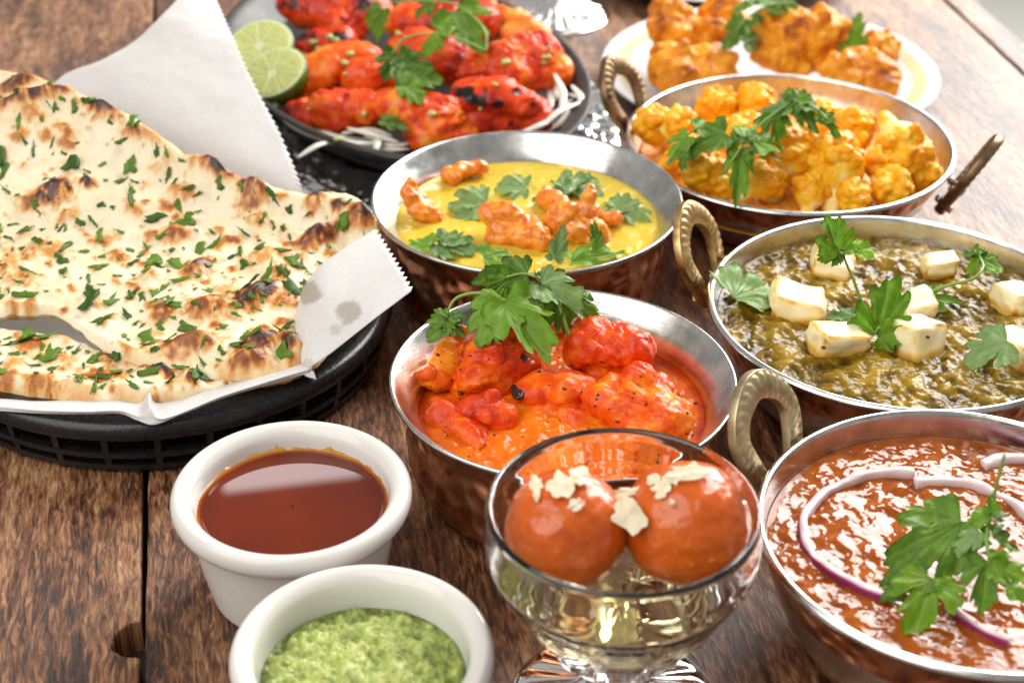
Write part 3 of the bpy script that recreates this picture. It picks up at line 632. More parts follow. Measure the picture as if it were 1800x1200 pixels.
for k, (px, py, m_) in enumerate(((1448, 610, 'red'), (1630, 592, 'black'))):
    q = drop_view([(px, py)], .0002)[0]
    if q is not None:
        tag(mk('chilli_fleck', *organic([(q[0], (.0011, .0008, .0006))], .0003, 1), SPECK if k else CHICK), ('red chilli' if k == 0 else 'black spice') + ' fleck stuck on the front ' + ('left' if k == 0 else 'right') + ' paneer cube', 'spice')
S = zS
loose_leaf('pale cilantro leaf at the left edge of the spinach curry', (1290, 522, S + .004), (1362, 488, S + .004), width=1.0, wide=100)
loose_leaf('large pale cilantro leaf lying over the right front paneer', (1770, 600, S + .013), (1692, 632, S + .005), width=1.1)
loose_leaf('small pale leaf between the two left paneer cubes', (1500, 555, S + .004), (1450, 556, S + .004), width=.7)
sprig('tall upright cilantro sprig with a thin stem rising from the spinach', [[(1526, 568, S + .003), (1505, 505, S + .022), (1480, 445, S + .042)], [(1478, 446, S + .042), (1492, 438, S + .042), (1505, 440, S + .040)]],
      [((1474, 446, S + .042), (1455, 372, S + .056), dict(mat=LEAF_BACKLIT, width=.75, hint=(0.2, -1, .2))), ((1472, 446, S + .042), (1434, 462, S + .036), dict(width=.8, hint=(0, -1, .5))), ((1500, 440, S + .040), (1547, 432, S + .040), dict(mat=LEAF_BACKLIT, width=.8)), ((1474, 440, S + .043), (1470, 470, S + .036), dict(width=.7, hint=(0, -1, .3)))])
sprig('broad bright green cilantro leaf standing between the front paneer cubes', [[(1535, 588, S + .004), (1540, 582, S + .007), (1545, 575, S + .01)]],
      [((1540, 588, S + .005), (1578, 486, S + .026), dict(mat=LEAF_BACKLIT, width=1.05, hint=(.1, -1, .45), curl=.1)), ((1545, 588, S + .005), (1605, 585, S + .010), dict(mat=LEAF_BACKLIT, width=.9, hint=(0, -1, .5)))])
sprig('cilantro sprig with a curved stem at the back right of the spinach', [[(1620, 520, S + .006), (1665, 502, S + .012), (1710, 490, S + .016), (1728, 470, S + .018), (1722, 450, S + .017)]],
      [((1622, 520, S + .006), (1695, 530, S + .004), dict(width=.6)), ((1626, 516, S + .007), (1640, 498, S + .009)), ((1722, 452, S + .017), (1695, 480, S + .008), dict(width=.9)), ((1722, 452, S + .017), (1768, 470, S + .010), dict(width=.9)), ((1720, 450, S + .017), (1700, 438, S + .014), dict(width=.8))])

# ------------------------------------------------------------------ bean curry bowl
cD, RD, HD = np.array([.1544, .4527]), .0720, .055
karahi('copper karahi with steel rim full of reddish brown bean curry', cD, RD, HD, (141, -39), BRASS_PALE, 24)
DAL = food('bean_gravy', [(0.0, (0.14, 0.022, 0.002)), (0.4, (0.26, 0.052, 0.002)), (0.7, (0.40, 0.100, 0.004)), (1.0, (0.52, 0.19, 0.015))], rough=0.085, nsize=0.008, nmix=0.5, bsize=0.003, bdist=0.0002, coat=0.0, rvar=.2, sss=.05)
zD = HD - .0100
def fD(p, r):
    h = .0013 * fbm(p, .0078, 3, .48, seed=61) * (.6 + .4 * sstep(-.3, .4, fbm(p, .03, 2, seed=64)))
    rg = np.random.RandomState(8)
    for _ in range(46):
        x, y = cD + rg.uniform(-.066, .066, 2); a = rg.uniform(0, 3.1); dx, dy = p[:, 0] - x, p[:, 1] - y
        u = dx * math.cos(a) + dy * math.sin(a); v = -dx * math.sin(a) + dy * math.cos(a)
        h = h + rg.uniform(.0004, .0012) * np.exp(-((u / .0042) ** 2 + (v / .0026) ** 2) ** 1.5)
    return h * sstep(1, .95, r)
surface('bean_curry', 'glossy reddish brown bean curry under red onion rings', 'curry', cD, interp_r([(.925 * RD, .72 * HD), (RD - .0036, .93 * HD)], zD), zD, DAL, fD,
        lambda p, r, h: np.clip(.5 + 60 * h + .2 * fbm(p, .006, 3, seed=65), 0, 1), nr=150, na=520)
ONION = food('red_onion_flesh', [(0.0, (0.24, 0.018, 0.10)), (0.25, (0.45, 0.10, 0.25)), (0.5, (0.62, 0.48, 0.50)), (1.0, (0.70, 0.62, 0.58))], rough=0.22, nsize=0.006, nmix=0.12, bsize=0.002, bdist=0.0002, sss=.3, rad=(1, .8, .8), ssc=.002)
def onion_ring(label, pts, hw=.0017, hh=.0020, zc=zD + .0008):
    c = catmull([P(x, y, zc) for x, y in pts], len(pts) * 12); m = len(c); t = np.gradient(c, axis=0); t /= np.linalg.norm(t, axis=1)[:, None]
    ctr = np.array([*cD, zc]); s = np.cross(t, [0, 0, 1.0]); sg = np.sign(((c - ctr) * s).sum(1).mean()); s = s * sg
    a = np.linspace(0, 2 * math.pi, 14, endpoint=False); qa = np.sign(np.cos(a)) * np.abs(np.cos(a)) ** .6; qb = np.sign(np.sin(a)) * np.abs(np.sin(a)) ** .6
    V = (c[:, None] + s[:, None] * (qa * hw)[None, :, None] + np.array([0, 0, 1.0]) * (qb * hh)[None, :, None]).reshape(-1, 3)
    V += .0007 * np.stack([fbm(V, .012, 2, seed=3 + j) for j in range(3)], -1) + (V - np.repeat(c, 14, 0)) * (.35 * fbm(np.repeat(c, 14, 0), .014, 2, seed=8))[:, None]
    at = np.tile(np.clip(.62 - .75 * sstep(.55, 1, qa) + .1, 0, 1), m)
    F = grid_faces(m, 14, True).tolist() + [list(range(14))[::-1], list(range((m - 1) * 14, m * 14))]
    tag(mk('onion_ring', V, F, ONION, None, attr=at), label, 'onion', 'red onion rings on the bean curry')
onion_ring('large red onion ring curving along the left of the bean curry', [(1604, 832), (1545, 832), (1490, 848), (1440, 876), (1412, 915), (1415, 955), (1445, 992), (1490, 1022), (1535, 1042), (1570, 1052)])
onion_ring('red onion arc running behind the cilantro on the bean curry', [(1606, 850), (1650, 846), (1700, 850), (1750, 868), (1800, 900), (1850, 960)])
onion_ring('short red onion arc at the back right of the bean curry', [(1728, 818), (1770, 806), (1830, 806), (1880, 815)], hw=.0022)
onion_ring('thin red onion arc at the front of the bean curry', [(1672, 1062), (1700, 1090), (1735, 1112), (1775, 1128)], hw=.0015)
D = zD + .004
sprig('big cilantro sprig on top of the bean curry with broad leaves', [[(1800, 1048, D + .010), (1760, 1020, D + .012), (1735, 960, D + .016), (1742, 900, D + .022), (1752, 850, D + .034), (1766, 798, D + .046)], [(1740, 955, D + .016), (1710, 925, D + .014), (1680, 915, D + .012)]],
      [((1690, 915, D + .014), (1548, 1012, D + .006), dict(width=.66, fold=.12, curl=.12)), ((1668, 905, D + .013), (1580, 905, D + .012), dict(width=.8)),
       ((1640, 1015, D + .008), (1600, 1102, D + .002), dict(mat=LEAF_BACKLIT, width=1.0, wide=105)), ((1630, 1010, D + .008), (1548, 1040, D + .003), dict(width=.9)),
       ((1655, 1020, D + .009), (1690, 1050, D + .003), dict(mat=LEAF_BACKLIT, width=.8)),
       ((1740, 905, D + .022), (1772, 895, D + .022), dict(width=.9)), ((1738, 905, D + .022), (1690, 912, D + .018), dict(width=.7)), ((1742, 900, D + .024), (1745, 870, D + .030), dict(width=.8, hint=(0, -1, .3))),
       ((1735, 985, D + .015), (1725, 1080, D + .004), dict(width=.75)), ((1742, 990, D + .016), (1812, 1010, D + .014), dict(mat=LEAF_BACKLIT, width=1.0)), ((1720, 935, D + .016), (1672, 972, D + .010), dict(width=.7, mat=LEAFP)),
       ((1745, 940, D + .018), (1800, 950, D + .012), dict(width=.7)), ((1775, 1030, D + .014), (1815, 1060, D + .01), dict(width=.9))])

# ------------------------------------------------------------------ cauliflower bowl
cC, RC, HC = np.array([.1400, .7895]), .0830, .040
karahi('copper karahi with steel rim heaped with yellow cauliflower florets', cC, RC, HC, (152, -28), BRASS_DARK, 28)
CAUL = food('turmeric_cauliflower', [(0.0, (0.62, 0.15, 0.002)), (0.35, (0.80, 0.29, 0.003)), (0.68, (0.88, 0.43, 0.006)), (0.92, (0.90, 0.58, 0.05)), (1.0, (0.90, 0.74, 0.30))], rough=0.34, nsize=0.005, nmix=0.35, bsize=0.0015, bdist=0.0003, sss=0.2, rad=(1, .6, .1), coat=0.0, spec=.35)
GRAVY = food('masala_paste', [(0.0, (0.55, 0.16, 0.004)), (0.5, (0.78, 0.33, 0.008)), (1.0, (0.85, 0.52, 0.03))], rough=0.5, nsize=0.004, nmix=0.4, bsize=0.0015, bdist=0.0003)
surface('cauliflower_gravy', 'thick orange masala coating at the bottom of the cauliflower bowl', 'curry', cC, .905 * RC, .62 * HC, GRAVY,
        lambda p, r: .004 * fbm(p, .012, 3, seed=71) * sstep(1, .9, r) + .0015, lambda p, r, h: np.clip(.42 + .3 * fbm(p, .008, 3, seed=75), 0, 1))
def floret(label, px, py, z, rpx, axis, stem=1.0, seed=0, nb=34):
    """crown of many small heads on a forking stem; axis points from the stem to the crown"""
    rg = np.random.RandomState(seed); c = P(px, py, z); r = rpx / scale_at(c)
    ax = Rv * axis[0] + Uv * axis[1] - Fv * axis[2]; ax /= np.linalg.norm(ax)
    e1 = np.cross(ax, [.2, .3, .9]); e1 /= np.linalg.norm(e1); e2 = np.cross(ax, e1); balls = []; base = c - ax * r * (0.75 + .55 * stem)
    balls.append((c - ax * r * .12, r * .76)); heads = []
    for k in range(nb):
        a = rg.uniform(0, 2 * math.pi); t = math.acos(rg.uniform(-.1, 1)); d = ax * math.cos(t) + (e1 * math.cos(a) + e2 * math.sin(a)) * math.sin(t)
        q = c + d * r * rg.uniform(.64, .80); heads.append(q); balls.append((q, r * rg.uniform(.17, .27)))
    if stem > 0:
        for k in range(5):
            a = k * 1.257 + rg.uniform(-.3, .3); q = c + (e1 * math.cos(a) + e2 * math.sin(a)) * r * .5 + ax * r * .05
            for t in np.linspace(0, 1, 9): balls.append((base * (1 - t) + q * t, r * (.24 - .10 * t)))
    V, F = organic(balls, .00075, 2); n = normals(V, F)
    st = np.clip(-((V - c) @ ax) / r - .05, 0, 1)
    V = V + n * ((.0011 * fbm(V, .008, 2, seed=seed) + .0007 * fbm(V, .0036, 2, seed=seed) + .0007 * (.4 - np.abs(fbm(V, .0022, 1, seed=seed + 4)))) * (1 - .8 * np.minimum(1, st * 2)))[:, None]
    a = np.clip(.60 + .42 * fbm(V, .010, 3, seed=seed + 9) + .36 * sstep(.15, .6, st) * (1 if stem > 0 else 0), 0, 1)
    tag(mk('cauliflower_floret', V, F, CAUL, None, attr=a), label, 'cauliflower', 'turmeric cauliflower florets')
zc = HC
for i, (lab, px, py, dz, r, ax, st) in enumerate([
    ('smooth yellow cauliflower floret at the far left rim of its bowl', 1150, 222, .000, 42, (-.5, .6, .5), .5),
    ('orange cauliflower floret just right of the far left one', 1195, 225, .003, 42, (0, .8, .5), .3),
    ('cauliflower floret at the back left of its bowl', 1262, 188, .002, 42, (-.2, .9, .2), .3),
    ('cauliflower floret at the back middle of its bowl', 1328, 182, .004, 42, (.1, .9, .2), .3),
    ('cauliflower floret under the long middle cilantro stem', 1310, 240, .004, 46, (0, .8, .6), .3),
    ('cauliflower floret behind the raised cilantro leaf', 1445, 205, .000, 34, (.2, .9, .1), .2),
    ('big cauliflower floret left of the tall pale stalk', 1500, 232, .006, 46, (-.2, .7, .5), .3),
    ('cauliflower floret with a tall pale stalk at the back right', 1585, 262, .006, 58, (.3, -.8, .5), .9),
    ('cauliflower floret against the right wall of its bowl', 1620, 300, -.004, 42, (.5, .5, .5), .2),
    ('orange cauliflower floret left of the hanging cilantro at front', 1235, 300, .003, 48, (0, .5, .6), .2),
    ('small cauliflower floret at the lower left rim', 1180, 285, -.004, 24, (0, .6, .6), 0),
    ('floret with a fan of pale stalks at the front middle', 1395, 275, .004, 56, (.35, .75, .1), 1.3),
    ('large floret showing pale branching stalks at the front', 1470, 290, .005, 64, (.1, .75, -.1), 1.15),
    ('crumbly cauliflower floret at the front right rim', 1565, 330, -.003, 42, (.2, .5, .7), .1),
    ('cauliflower crumb cluster near the front rim', 1500, 345, -.004, 36, (0, .5, .8), 0),
    ('pale stalk piece lying at the front below the hanging leaf', 1345, 318, .000, 40, (.75, .45, -.1), 1.3),
    ('short pale stalk piece at the front left of the stalk fan', 1262, 322, -.003, 36, (-.4, .5, .4), .5),
    ('pale stalked floret low at the front middle rim', 1425, 335, -.003, 38, (.15, .8, -.1), 1.0),
    ('yellow floret below the left cilantro leaves', 1205, 262, .001, 34, (-.3, .5, .6), .2),
    ('cauliflower floret in the shade of the sprig stem', 1330, 275, .001, 38, (0, .4, .8), .2),
    ('small yellow floret between the stalks and the right florets', 1545, 290, .002, 34, (.2, .4, .8), 0)]):
    floret(lab, px, py, zc + dz, r, ax, st, 200 + i * 3)
z1 = HC + .016
sprig('bright cilantro sprig with a long stem across the cauliflower', [[(1275, 300, z1 - .004), (1290, 278, z1 + .004), (1330, 225, z1 + .014), (1395, 175, z1 + .022)], [(1292, 270, z1 + .005), (1270, 235, z1 + .010), (1240, 222, z1 + .012), (1205, 240, z1 + .008), (1170, 290, z1 - .003)], [(1395, 175, z1 + .022), (1430, 188, z1 + .020), (1455, 210, z1 + .016)]],
      [((1275, 235, z1 + .012), (1190, 262, z1 + .004), dict(width=.8, curl=.2)), ((1225, 225, z1 + .012), (1276, 222, z1 + .010), dict(width=.8)), ((1210, 240, z1 + .009), (1165, 285, z1 - .002), dict(width=.6)), ((1205, 270, z1 + .004), (1195, 300, z1 - .003), dict(width=.8)),
       ((1318, 245, z1 + .012), (1385, 235, z1 + .008), dict(width=.9, curl=.2)), ((1320, 255, z1 + .010), (1380, 270, z1 + .003), dict(width=.8, mat=LEAFP)), ((1325, 240, z1 + .012), (1292, 250, z1 + .010), dict(width=.8, mat=LEAFP)),
       ((1300, 265, z1 + .006), (1310, 305, z1 - .003), dict(width=.9)), ((1302, 268, z1 + .005), (1298, 352, z1 - .008), dict(width=.5, hint=(0, -1, .4))), ((1300, 250, z1 + .009), (1303, 212, z1 + .014), dict(width=.5)),
       ((1395, 178, z1 + .022), (1418, 152, z1 + .026), dict(width=1.0)), ((1398, 180, z1 + .022), (1445, 172, z1 + .020), dict(width=.9)), ((1400, 182, z1 + .021), (1450, 225, z1 + .010), dict(width=.9, curl=.25)), ((1395, 182, z1 + .021), (1320, 205, z1 + .014), dict(width=.6, mat=LEAFP)),
       ((1440, 200, z1 + .018), (1482, 240, z1 + .008), dict(width=.5)), ((1440, 205, z1 + .017), (1478, 208, z1 + .014), dict(width=.7)), ((1360, 200, z1 + .017), (1375, 250, z1 + .006), dict(width=.9, curl=.3))])

# ------------------------------------------------------------------ plates and fritters
CREAM, _nt, _b = new_mat('plate_glaze', Roughness=0.15)
_a = N(_nt, 'ShaderNodeAttribute', dict(attribute_name='a')).outputs['Fac']
_nt.links.new(ramp(_nt, _a, [(0.2, (0.70, 0.70, 0.72)), (0.8, (0.66, 0.58, 0.34))]), _b.inputs['Base Color'])
def plate(label, c, R, z):
    pr = rprof([(1e-5, .0012), (.55 * R, .0012), (.60 * R, .0030), (.66 * R, .0045), (.97 * R, z - .0018), (R, z - .0004), (.995 * R, z), (.975 * R, z - .0004), (.66 * R, .0065), (.60 * R, .0050), (1e-5, .0045)], 8)
    V, F = lathe(pr, (*c, 0), 160); r = np.hypot(V[:, 0] - c[0], V[:, 1] - c[1]) / R; n = len(V) // 2
    a = (sstep(.85, .87, r) * sstep(.945, .925, r) + .35 * sstep(.60, .615, r) * sstep(.65, .635, r))
    a[V[:, 2] < np.interp(r, [0, .6, .66, 1], [.003, .0038, .0052, z - .001])] = 0
    return tag(mk('plate', V, F, CREAM, None, origin=(*c, 0), attr=a), label, 'plate')
cP, RP = np.array([.1510, .9430]), .0985
plate('white plate with a pale gold band under the fritters', cP, RP, .014)
plate('white plate mostly cut off by the top edge behind the fritters', P(1270, 8, .012)[:2] + np.array([.0, RP]), RP, .014)
PAK = food('fried_batter', [(0.0, (0.07, 0.05, 0.015)), (0.12, (0.26, 0.055, 0.003)), (0.4, (0.62, 0.17, 0.003)), (0.7, (0.80, 0.31, 0.005)), (1.0, (0.84, 0.46, 0.05))], rough=0.42, spec=.3, nsize=0.006, nmix=0.4, bsize=0.0018, bdist=0.0007, sss=.08, coat=.08)
z = .010
for i, (lab, spec) in enumerate([
    ('tall knobbly fritter at the back left of the plate', [(1178, 5, z + .035, 22, 1185, 60, z + .022, 40), (1200, 70, z + .02, 38, 1245, 70, z + .02, 36), (1175, 30, z + .03, 20)]),
    ('dark edged fritter at the front left of the plate', [(1180, 120, z + .014, 40, 1250, 112, z + .014, 36), (1250, 112, z + .016, 22, 1290, 100, z + .02, 10), (1190, 150, z + .008, 40, 1260, 140, z + .008, 40)]),
    ('fritter half hidden behind the cilantro at the back', [(1262, 22, z + .028, 34, 1280, 50, z + .02, 34)]),
    ('largest fritter with dark flecks in the middle of the plate', [(1365, 62, z + .026, 44, 1440, 58, z + .028, 44), (1345, 100, z + .016, 26, 1400, 92, z + .018, 36), (1440, 85, z + .020, 38), (1478, 42, z + .03, 12)]),
    ('spiky reddish fritter at the right of the plate', [(1535, 90, z + .014, 34, 1555, 84, z + .014, 26), (1555, 84, z + .016, 14, 1560, 54, z + .026, 7), (1560, 80, z + .014, 18, 1576, 82, z + .016, 9)]),
    ('fritter with a dark green fleck at the front right of the plate', [(1470, 125, z + .014, 32, 1540, 130, z + .014, 36), (1545, 150, z + .01, 32), (1500, 150, z + .008, 34)]),
    ('small fritter peeking over the cauliflower bowl rim', [(1385, 120, z + .012, 18, 1410, 122, z + .012, 18)])]):
    chunk('fritter', lab, 'fritter', spec, PAK, 300 + 6 * i, knob=(12, .5), lump=.0042, lsize=.013, fine=.0014, fsize=.005, sq=1, voxel=.001, bias=.62, var=.4, char=.55, group='fried fritters on the white plate', it=2)
zp = z + .03
sprig('cilantro sprig draped over the fritters on the plate', [[(1395, 5, zp + .014), (1345, 12, zp + .014), (1305, 40, zp + .010), (1288, 70, zp)]],
      [((1320, 12, zp + .014), (1290, 0, zp + .014)), ((1310, 35, zp + .01), (1272, 88, zp - .004), dict(width=.7)), ((1300, 60, zp + .004), (1345, 62, zp + .002), dict(width=.8, mat=LEAFP)), ((1310, 75, zp), (1332, 88, zp - .004), dict(width=1, mat=LEAFP)), ((1345, 12, zp + .014), (1420, 0, zp + .012), dict(width=.6)), ((1325, 25, zp + .012), (1345, 40, zp + .008), dict(width=.8)), ((1380, 5, zp + .014), (1400, 22, zp + .012), dict(width=.9))])
tag(leaf_at('cilantro_leaf', (1490, 95, zp - .012), (1515, 24, zp + .008), LEAF, None, width=.7, hint=(.2, -1, .3)), 'single green cilantro leaf standing between fritters at the right', 'herb leaf')

# ------------------------------------------------------------------ sizzler pan with tandoori chicken
cZ = np.array([-.0651, .9099]); angZ = math.atan2(-.89718, .44166); aZ, bZ = .1475, .0957
def oval(c, prof, n=160): return lathe(prof, c, n, (aZ / .1, bZ / .1), angZ)
foilc = (*cZ, 0)
def crumple(V, amp, seed):
    k = 1 - np.abs(fbm(V, .016, 2, seed=seed)); k2 = 1 - np.abs(fbm(V, .006, 2, seed=seed + 2)); return amp * (k + .6 * k2 - 1)
fp = np.r_[np.array([(r_, .0095) for r_ in np.linspace(.002, .112, 70)]), np.array([(.1135, .009), (.1145, .007), (.115, .004), (.1145, .0012), (.112, .0004)])]
V, F = oval(foilc, fp, 420); n_ = normals(V, F[:, ::-1]); V = V + n_ * crumple(V, .0026, 81)[:, None]; V[:, 2] = np.maximum(V[:, 2], .0003)
tag(mk('foil_tray', V, F[:, ::-1], FOIL, None, origin=foilc, smooth=False), 'crumpled silver foil sheet under the black sizzler pan', 'foil')
pp = rprof([(1e-5, .012), (.075, .012), (.080, .0135), (.090, .024), (.0965, .0305), (.0995, .0318), (.1000, .0325), (.0992, .0335), (.0965, .0332), (.0925, .0300), (.083, .0180), (.074, .0165), (1e-5, .0165)], 6)
V, F = oval((*cZ, .0), pp); tag(mk('sizzler_pan', V, F, IRON, None, origin=(*cZ, .012)), 'black cast iron oval sizzler pan holding red chicken', 'pan')
TAND = food('tandoori_chicken', [(0.0, (0.010, 0.007, 0.006)), (0.14, (0.09, 0.012, 0.008)), (0.32, (0.42, 0.016, 0.005)), (0.58, (0.70, 0.055, 0.005)), (0.82, (0.84, 0.16, 0.008)), (1.0, (0.86, 0.36, 0.06))], rough=0.28, nsize=0.006, nmix=0.4, bsize=0.0016, bdist=0.0003, sss=.05, rad=(1, .25, .1), spec=.32)
Zp = .026
for i, (lab, spec, ch, bias) in enumerate([
    ('dark charred chicken piece at the back left of the sizzler', [(530, 12, Zp + .014, 42, 640, 20, Zp + .014, 42), (600, 40, Zp + .008, 44)], .9, .45),
    ('small charred chicken piece with onion bits beside the limes', [(545, 82, Zp + .006, 28, 600, 78, Zp + .008, 28)], 1, .4),
    ('bright orange red chicken piece beside the lower lime', [(550, 130, Zp + .008, 40, 640, 105, Zp + .014, 40), (545, 155, Zp, 34)], .1, .7),
    ('rounded red chicken piece in the left middle of the sizzler', [(640, 135, Zp + .010, 38, 670, 130, Zp + .01, 36)], .1, .62),
    ('little red chicken knob at the far left by the onions', [(530, 192, Zp + .002, 28, 540, 205, Zp, 24)], .3, .5),
    ('charred chicken piece at the front left of the sizzler', [(575, 185, Zp + .006, 34, 640, 195, Zp + .005, 32), (585, 210, Zp, 34, 660, 208, Zp, 26)], .7, .55),
    ('orange red chicken piece at the front middle of the sizzler', [(690, 190, Zp + .008, 36, 780, 210, Zp + .006, 42), (745, 235, Zp, 36, 800, 225, Zp, 40)], .35, .66),
    ('heavily blackened chicken piece at the front right of the sizzler', [(835, 165, Zp + .014, 42, 915, 185, Zp + .010, 36), (850, 205, Zp + .002, 44, 920, 205, Zp, 40)], 1.15, .42),
    ('big glossy red chicken piece at the right of the sizzler', [(840, 115, Zp + .014, 36, 940, 95, Zp + .016, 46), (960, 130, Zp + .006, 40, 900, 130, Zp + .01, 44)], .35, .6),
    ('red chicken piece at the centre behind the cilantro', [(720, 90, Zp + .012, 40, 800, 110, Zp + .012, 40)], .3, .5),
    ('deep red chicken piece at the back middle of the sizzler', [(720, 35, Zp + .016, 40, 830, 40, Zp + .016, 42)], .3, .5),
    ('orange torn chicken strip at the back right of the sizzler', [(860, 15, Zp + .016, 18, 930, 48, Zp + .014, 20), (900, 60, Zp + .01, 26, 940, 62, Zp + .01, 20)], 0, .85)]):
    chunk('tandoori_chicken_piece', lab, 'chicken', [tuple(v * 1.12 if j in (3, 7) else v for j, v in enumerate(q)) for q in spec], TAND, 400 + 6 * i, fib=.0013, jit=.05, lump=.0044, lsize=.026, fine=.0004, fsize=.004, sq=.8, voxel=.0009, bias=bias + .06, var=.36, char=ch, group='tandoori chicken pieces on the sizzler')
WHITE_ON = food('white_onion', [(0.2, (0.62, 0.60, 0.50)), (0.8, (0.82, 0.81, 0.74))], rough=0.22, nsize=0.006, nmix=.6, bdist=.0001, sss=.3, rad=(1, .9, .7), ssc=.003, use_attr=False)
def strand(pts, w=.0030, h=.0011, label='translucent white onion strand lying under the tandoori chicken'):
    c = catmull([P(*q) for q in pts], len(pts) * 7); m = len(c); t = np.gradient(c, axis=0); t /= np.linalg.norm(t, axis=1)[:, None]
    s = np.cross(t, [0, 0, 1.0]); s /= np.linalg.norm(s, axis=1)[:, None]; u = np.cross(s, t)
    a = np.linspace(0, 2 * math.pi, 10, endpoint=False); tp = np.sqrt(np.sin(np.linspace(.12, math.pi - .12, m)))
    V = (c[:, None] + s[:, None] * (np.cos(a)[None] * w * .5 * tp[:, None])[..., None] + u[:, None] * (np.sin(a)[None] * h * tp[:, None])[..., None]).reshape(-1, 3)
    F = grid_faces(m, 10, True).tolist() + [list(range(10))[::-1], list(range((m - 1) * 10, m * 10))]
    tag(mk('onion_strand', V, F, WHITE_ON, None), label, 'onion', 'white onion strands on the sizzler')
zo = .022
ON_LAB = ['tall white onion strand sticking up at the right of the sizzler', 'upright white onion strand against the right red chicken piece', 'short white onion strand bent down at the right inner edge of the pan',
          'long white onion strand sloping from the upright one to the pan front', 'white onion strand curving beside the right end of the blackened chicken', 'outermost white onion strand at the lower right of the pan', 'white onion strand tucked under the blackened chicken at right',
          'long white onion strand following the front left inner edge of the pan', 'white onion strand arching below the front left chicken piece', 'white onion strand hanging out over the front left edge of the pan',
          'small white onion hook at the far left below the lime', 'white onion strand lowest at the front of the pan', 'white onion strand under the orange red front chicken', 'white onion strand under the charred front left chicken',
          'white onion strand between the lime and the red chicken', 'white onion strand lying on the charred piece beside the limes', 'stubby upright onion strand at the front edge of the pan']
for pts in [[(995, 110, zo + .014), (985, 140, zo + .01), (978, 165, zo + .006), (1000, 180, zo + .006)], [(965, 140, zo + .006), (968, 180, zo + .004), (955, 215, zo)], [(1000, 165, zo + .006), (1025, 178, zo + .006), (1030, 200, zo)],
            [(1005, 175, zo + .007), (970, 205, zo + .004), (925, 232, zo)], [(1000, 190, zo + .006), (985, 215, zo + .002), (945, 240, zo)], [(1010, 185, zo + .005), (1005, 215, zo), (990, 240, zo)], [(985, 160, zo + .004), (950, 200, zo), (900, 235, zo)],
            [(485, 195, zo + .004), (520, 225, zo + .004), (580, 248, zo + .004), (640, 262, zo + .004)], [(600, 235, zo + .006), (650, 228, zo + .006), (690, 240, zo + .003)], [(590, 250, zo + .006), (560, 255, zo + .010), (522, 278, zo + .008)],
            [(500, 180, zo), (478, 190, zo + .006), (500, 170, zo + .003)], [(620, 250, zo + .003), (680, 262, zo + .003), (720, 262, zo)], [(640, 240, zo + .004), (690, 255, zo + .004), (730, 250, zo)], [(555, 225, zo), (600, 242, zo + .002), (650, 245, zo)],
            [(520, 140, zo), (525, 120, zo + .004), (535, 105, zo)], [(600, 55, zo + .010), (570, 60, zo + .012), (550, 50, zo + .008)], [(660, 268, zo + .006), (664, 250, zo + .008), (668, 238, zo + .006)]]:
    strand(pts, w=.0042 if len(pts) == 3 else .0036, label=ON_LAB.pop(0))
for lab, pts in [('thick white onion strand leaning outward at the right rim of the pan', [(975, 130, zo + .016), (990, 165, zo + .013), (985, 200, zo + .008)]), ('white onion strand crossing over the others at the right of the pan', [(950, 225, zo + .008), (985, 195, zo + .012), (1020, 180, zo + .010)]),
                 ('white onion strand lying lowest beside the yellow curry bowl', [(900, 240, zo + .004), (945, 222, zo + .009), (980, 205, zo + .009)]), ('curled white onion strand near the right rim of the pan', [(1005, 150, zo + .012), (1022, 175, zo + .010), (1015, 215, zo + .004)]),
                 ('white onion strand poking out left of the front chicken', [(560, 232, zo + .006), (610, 250, zo + .007), (665, 252, zo + .006)]), ('wide pale onion strand at the front left of the pan', [(610, 225, zo + .008), (660, 238, zo + .008), (700, 250, zo + .006)])]:
    strand(pts, w=.0044, label=lab)
LIME_IN = food('lime_flesh', [(0.0, (0.74, 0.76, 0.50)), (0.35, (0.64, 0.68, 0.32)), (1.0, (0.56, 0.60, 0.21))], rough=.2, nsize=.004, nmix=.25, bsize=.0016, bdist=.0004, sss=.4, rad=(.8, 1, .3), ssc=.004, coat=.2)
LIME_SK = food('lime_skin', [(0.2, (0.045, 0.13, 0.012)), (0.8, (0.13, 0.24, 0.025))], rough=.3, nsize=.004, nmix=.8, bsize=.0012, bdist=.0003, use_attr=False)
def lime(label, px, py, z, rpx, nrm, seed):
    c = P(px, py, z); r = rpx / scale_at(c); n = np.array(nrm, float); n /= np.linalg.norm(n)
    e1 = np.cross(n, [0, 1, .3]); e1 /= np.linalg.norm(e1); e2 = np.cross(n, e1); Mx = np.stack([e1, e2, n])
    t = thing('lime_half', label, 'lime', c - n * r * .9, 'cut lime halves on the sizzler')
    a = np.linspace(0, math.pi / 2, 16)
    V, F = lathe([(r * 1.0 * math.sin(x) + 1e-5, -r * .95 * math.cos(x)) for x in a] + [(r * .965, .0004)], (0, 0, 0), 64)
    mk('rind', V @ Mx + c, F, LIME_SK, t)
    ts = np.linspace(.01, 1, 30); th = np.linspace(0, 2 * math.pi, 160, endpoint=False); X = r * .965 * ts[:, None] * np.cos(th); Yy = r * .965 * ts[:, None] * np.sin(th)
    ph = (th * 10 / (2 * math.pi) + .3 * seed) % 1; mem = np.minimum(ph, 1 - ph)[None] * ts[:, None]
    fl = sstep(.012, .05, mem) * sstep(.12, .18, ts)[:, None] * sstep(.955, .9, ts)[:, None]
    pts = np.stack([X, Yy, .0006 * fl + .0004], -1).reshape(-1, 3); pts[:, 2] += .0004 * fbm(pts, .004, 2, seed=seed) * fl.ravel()
    mk('flesh', pts @ Mx + c, grid_faces(30, 160, True)[:, ::-1], LIME_IN, t, attr=fl.ravel())
lime('lime half at the back left of the sizzler, partly behind another', 457, 80, .046, 60, (-.15, -.45, .9), 1)
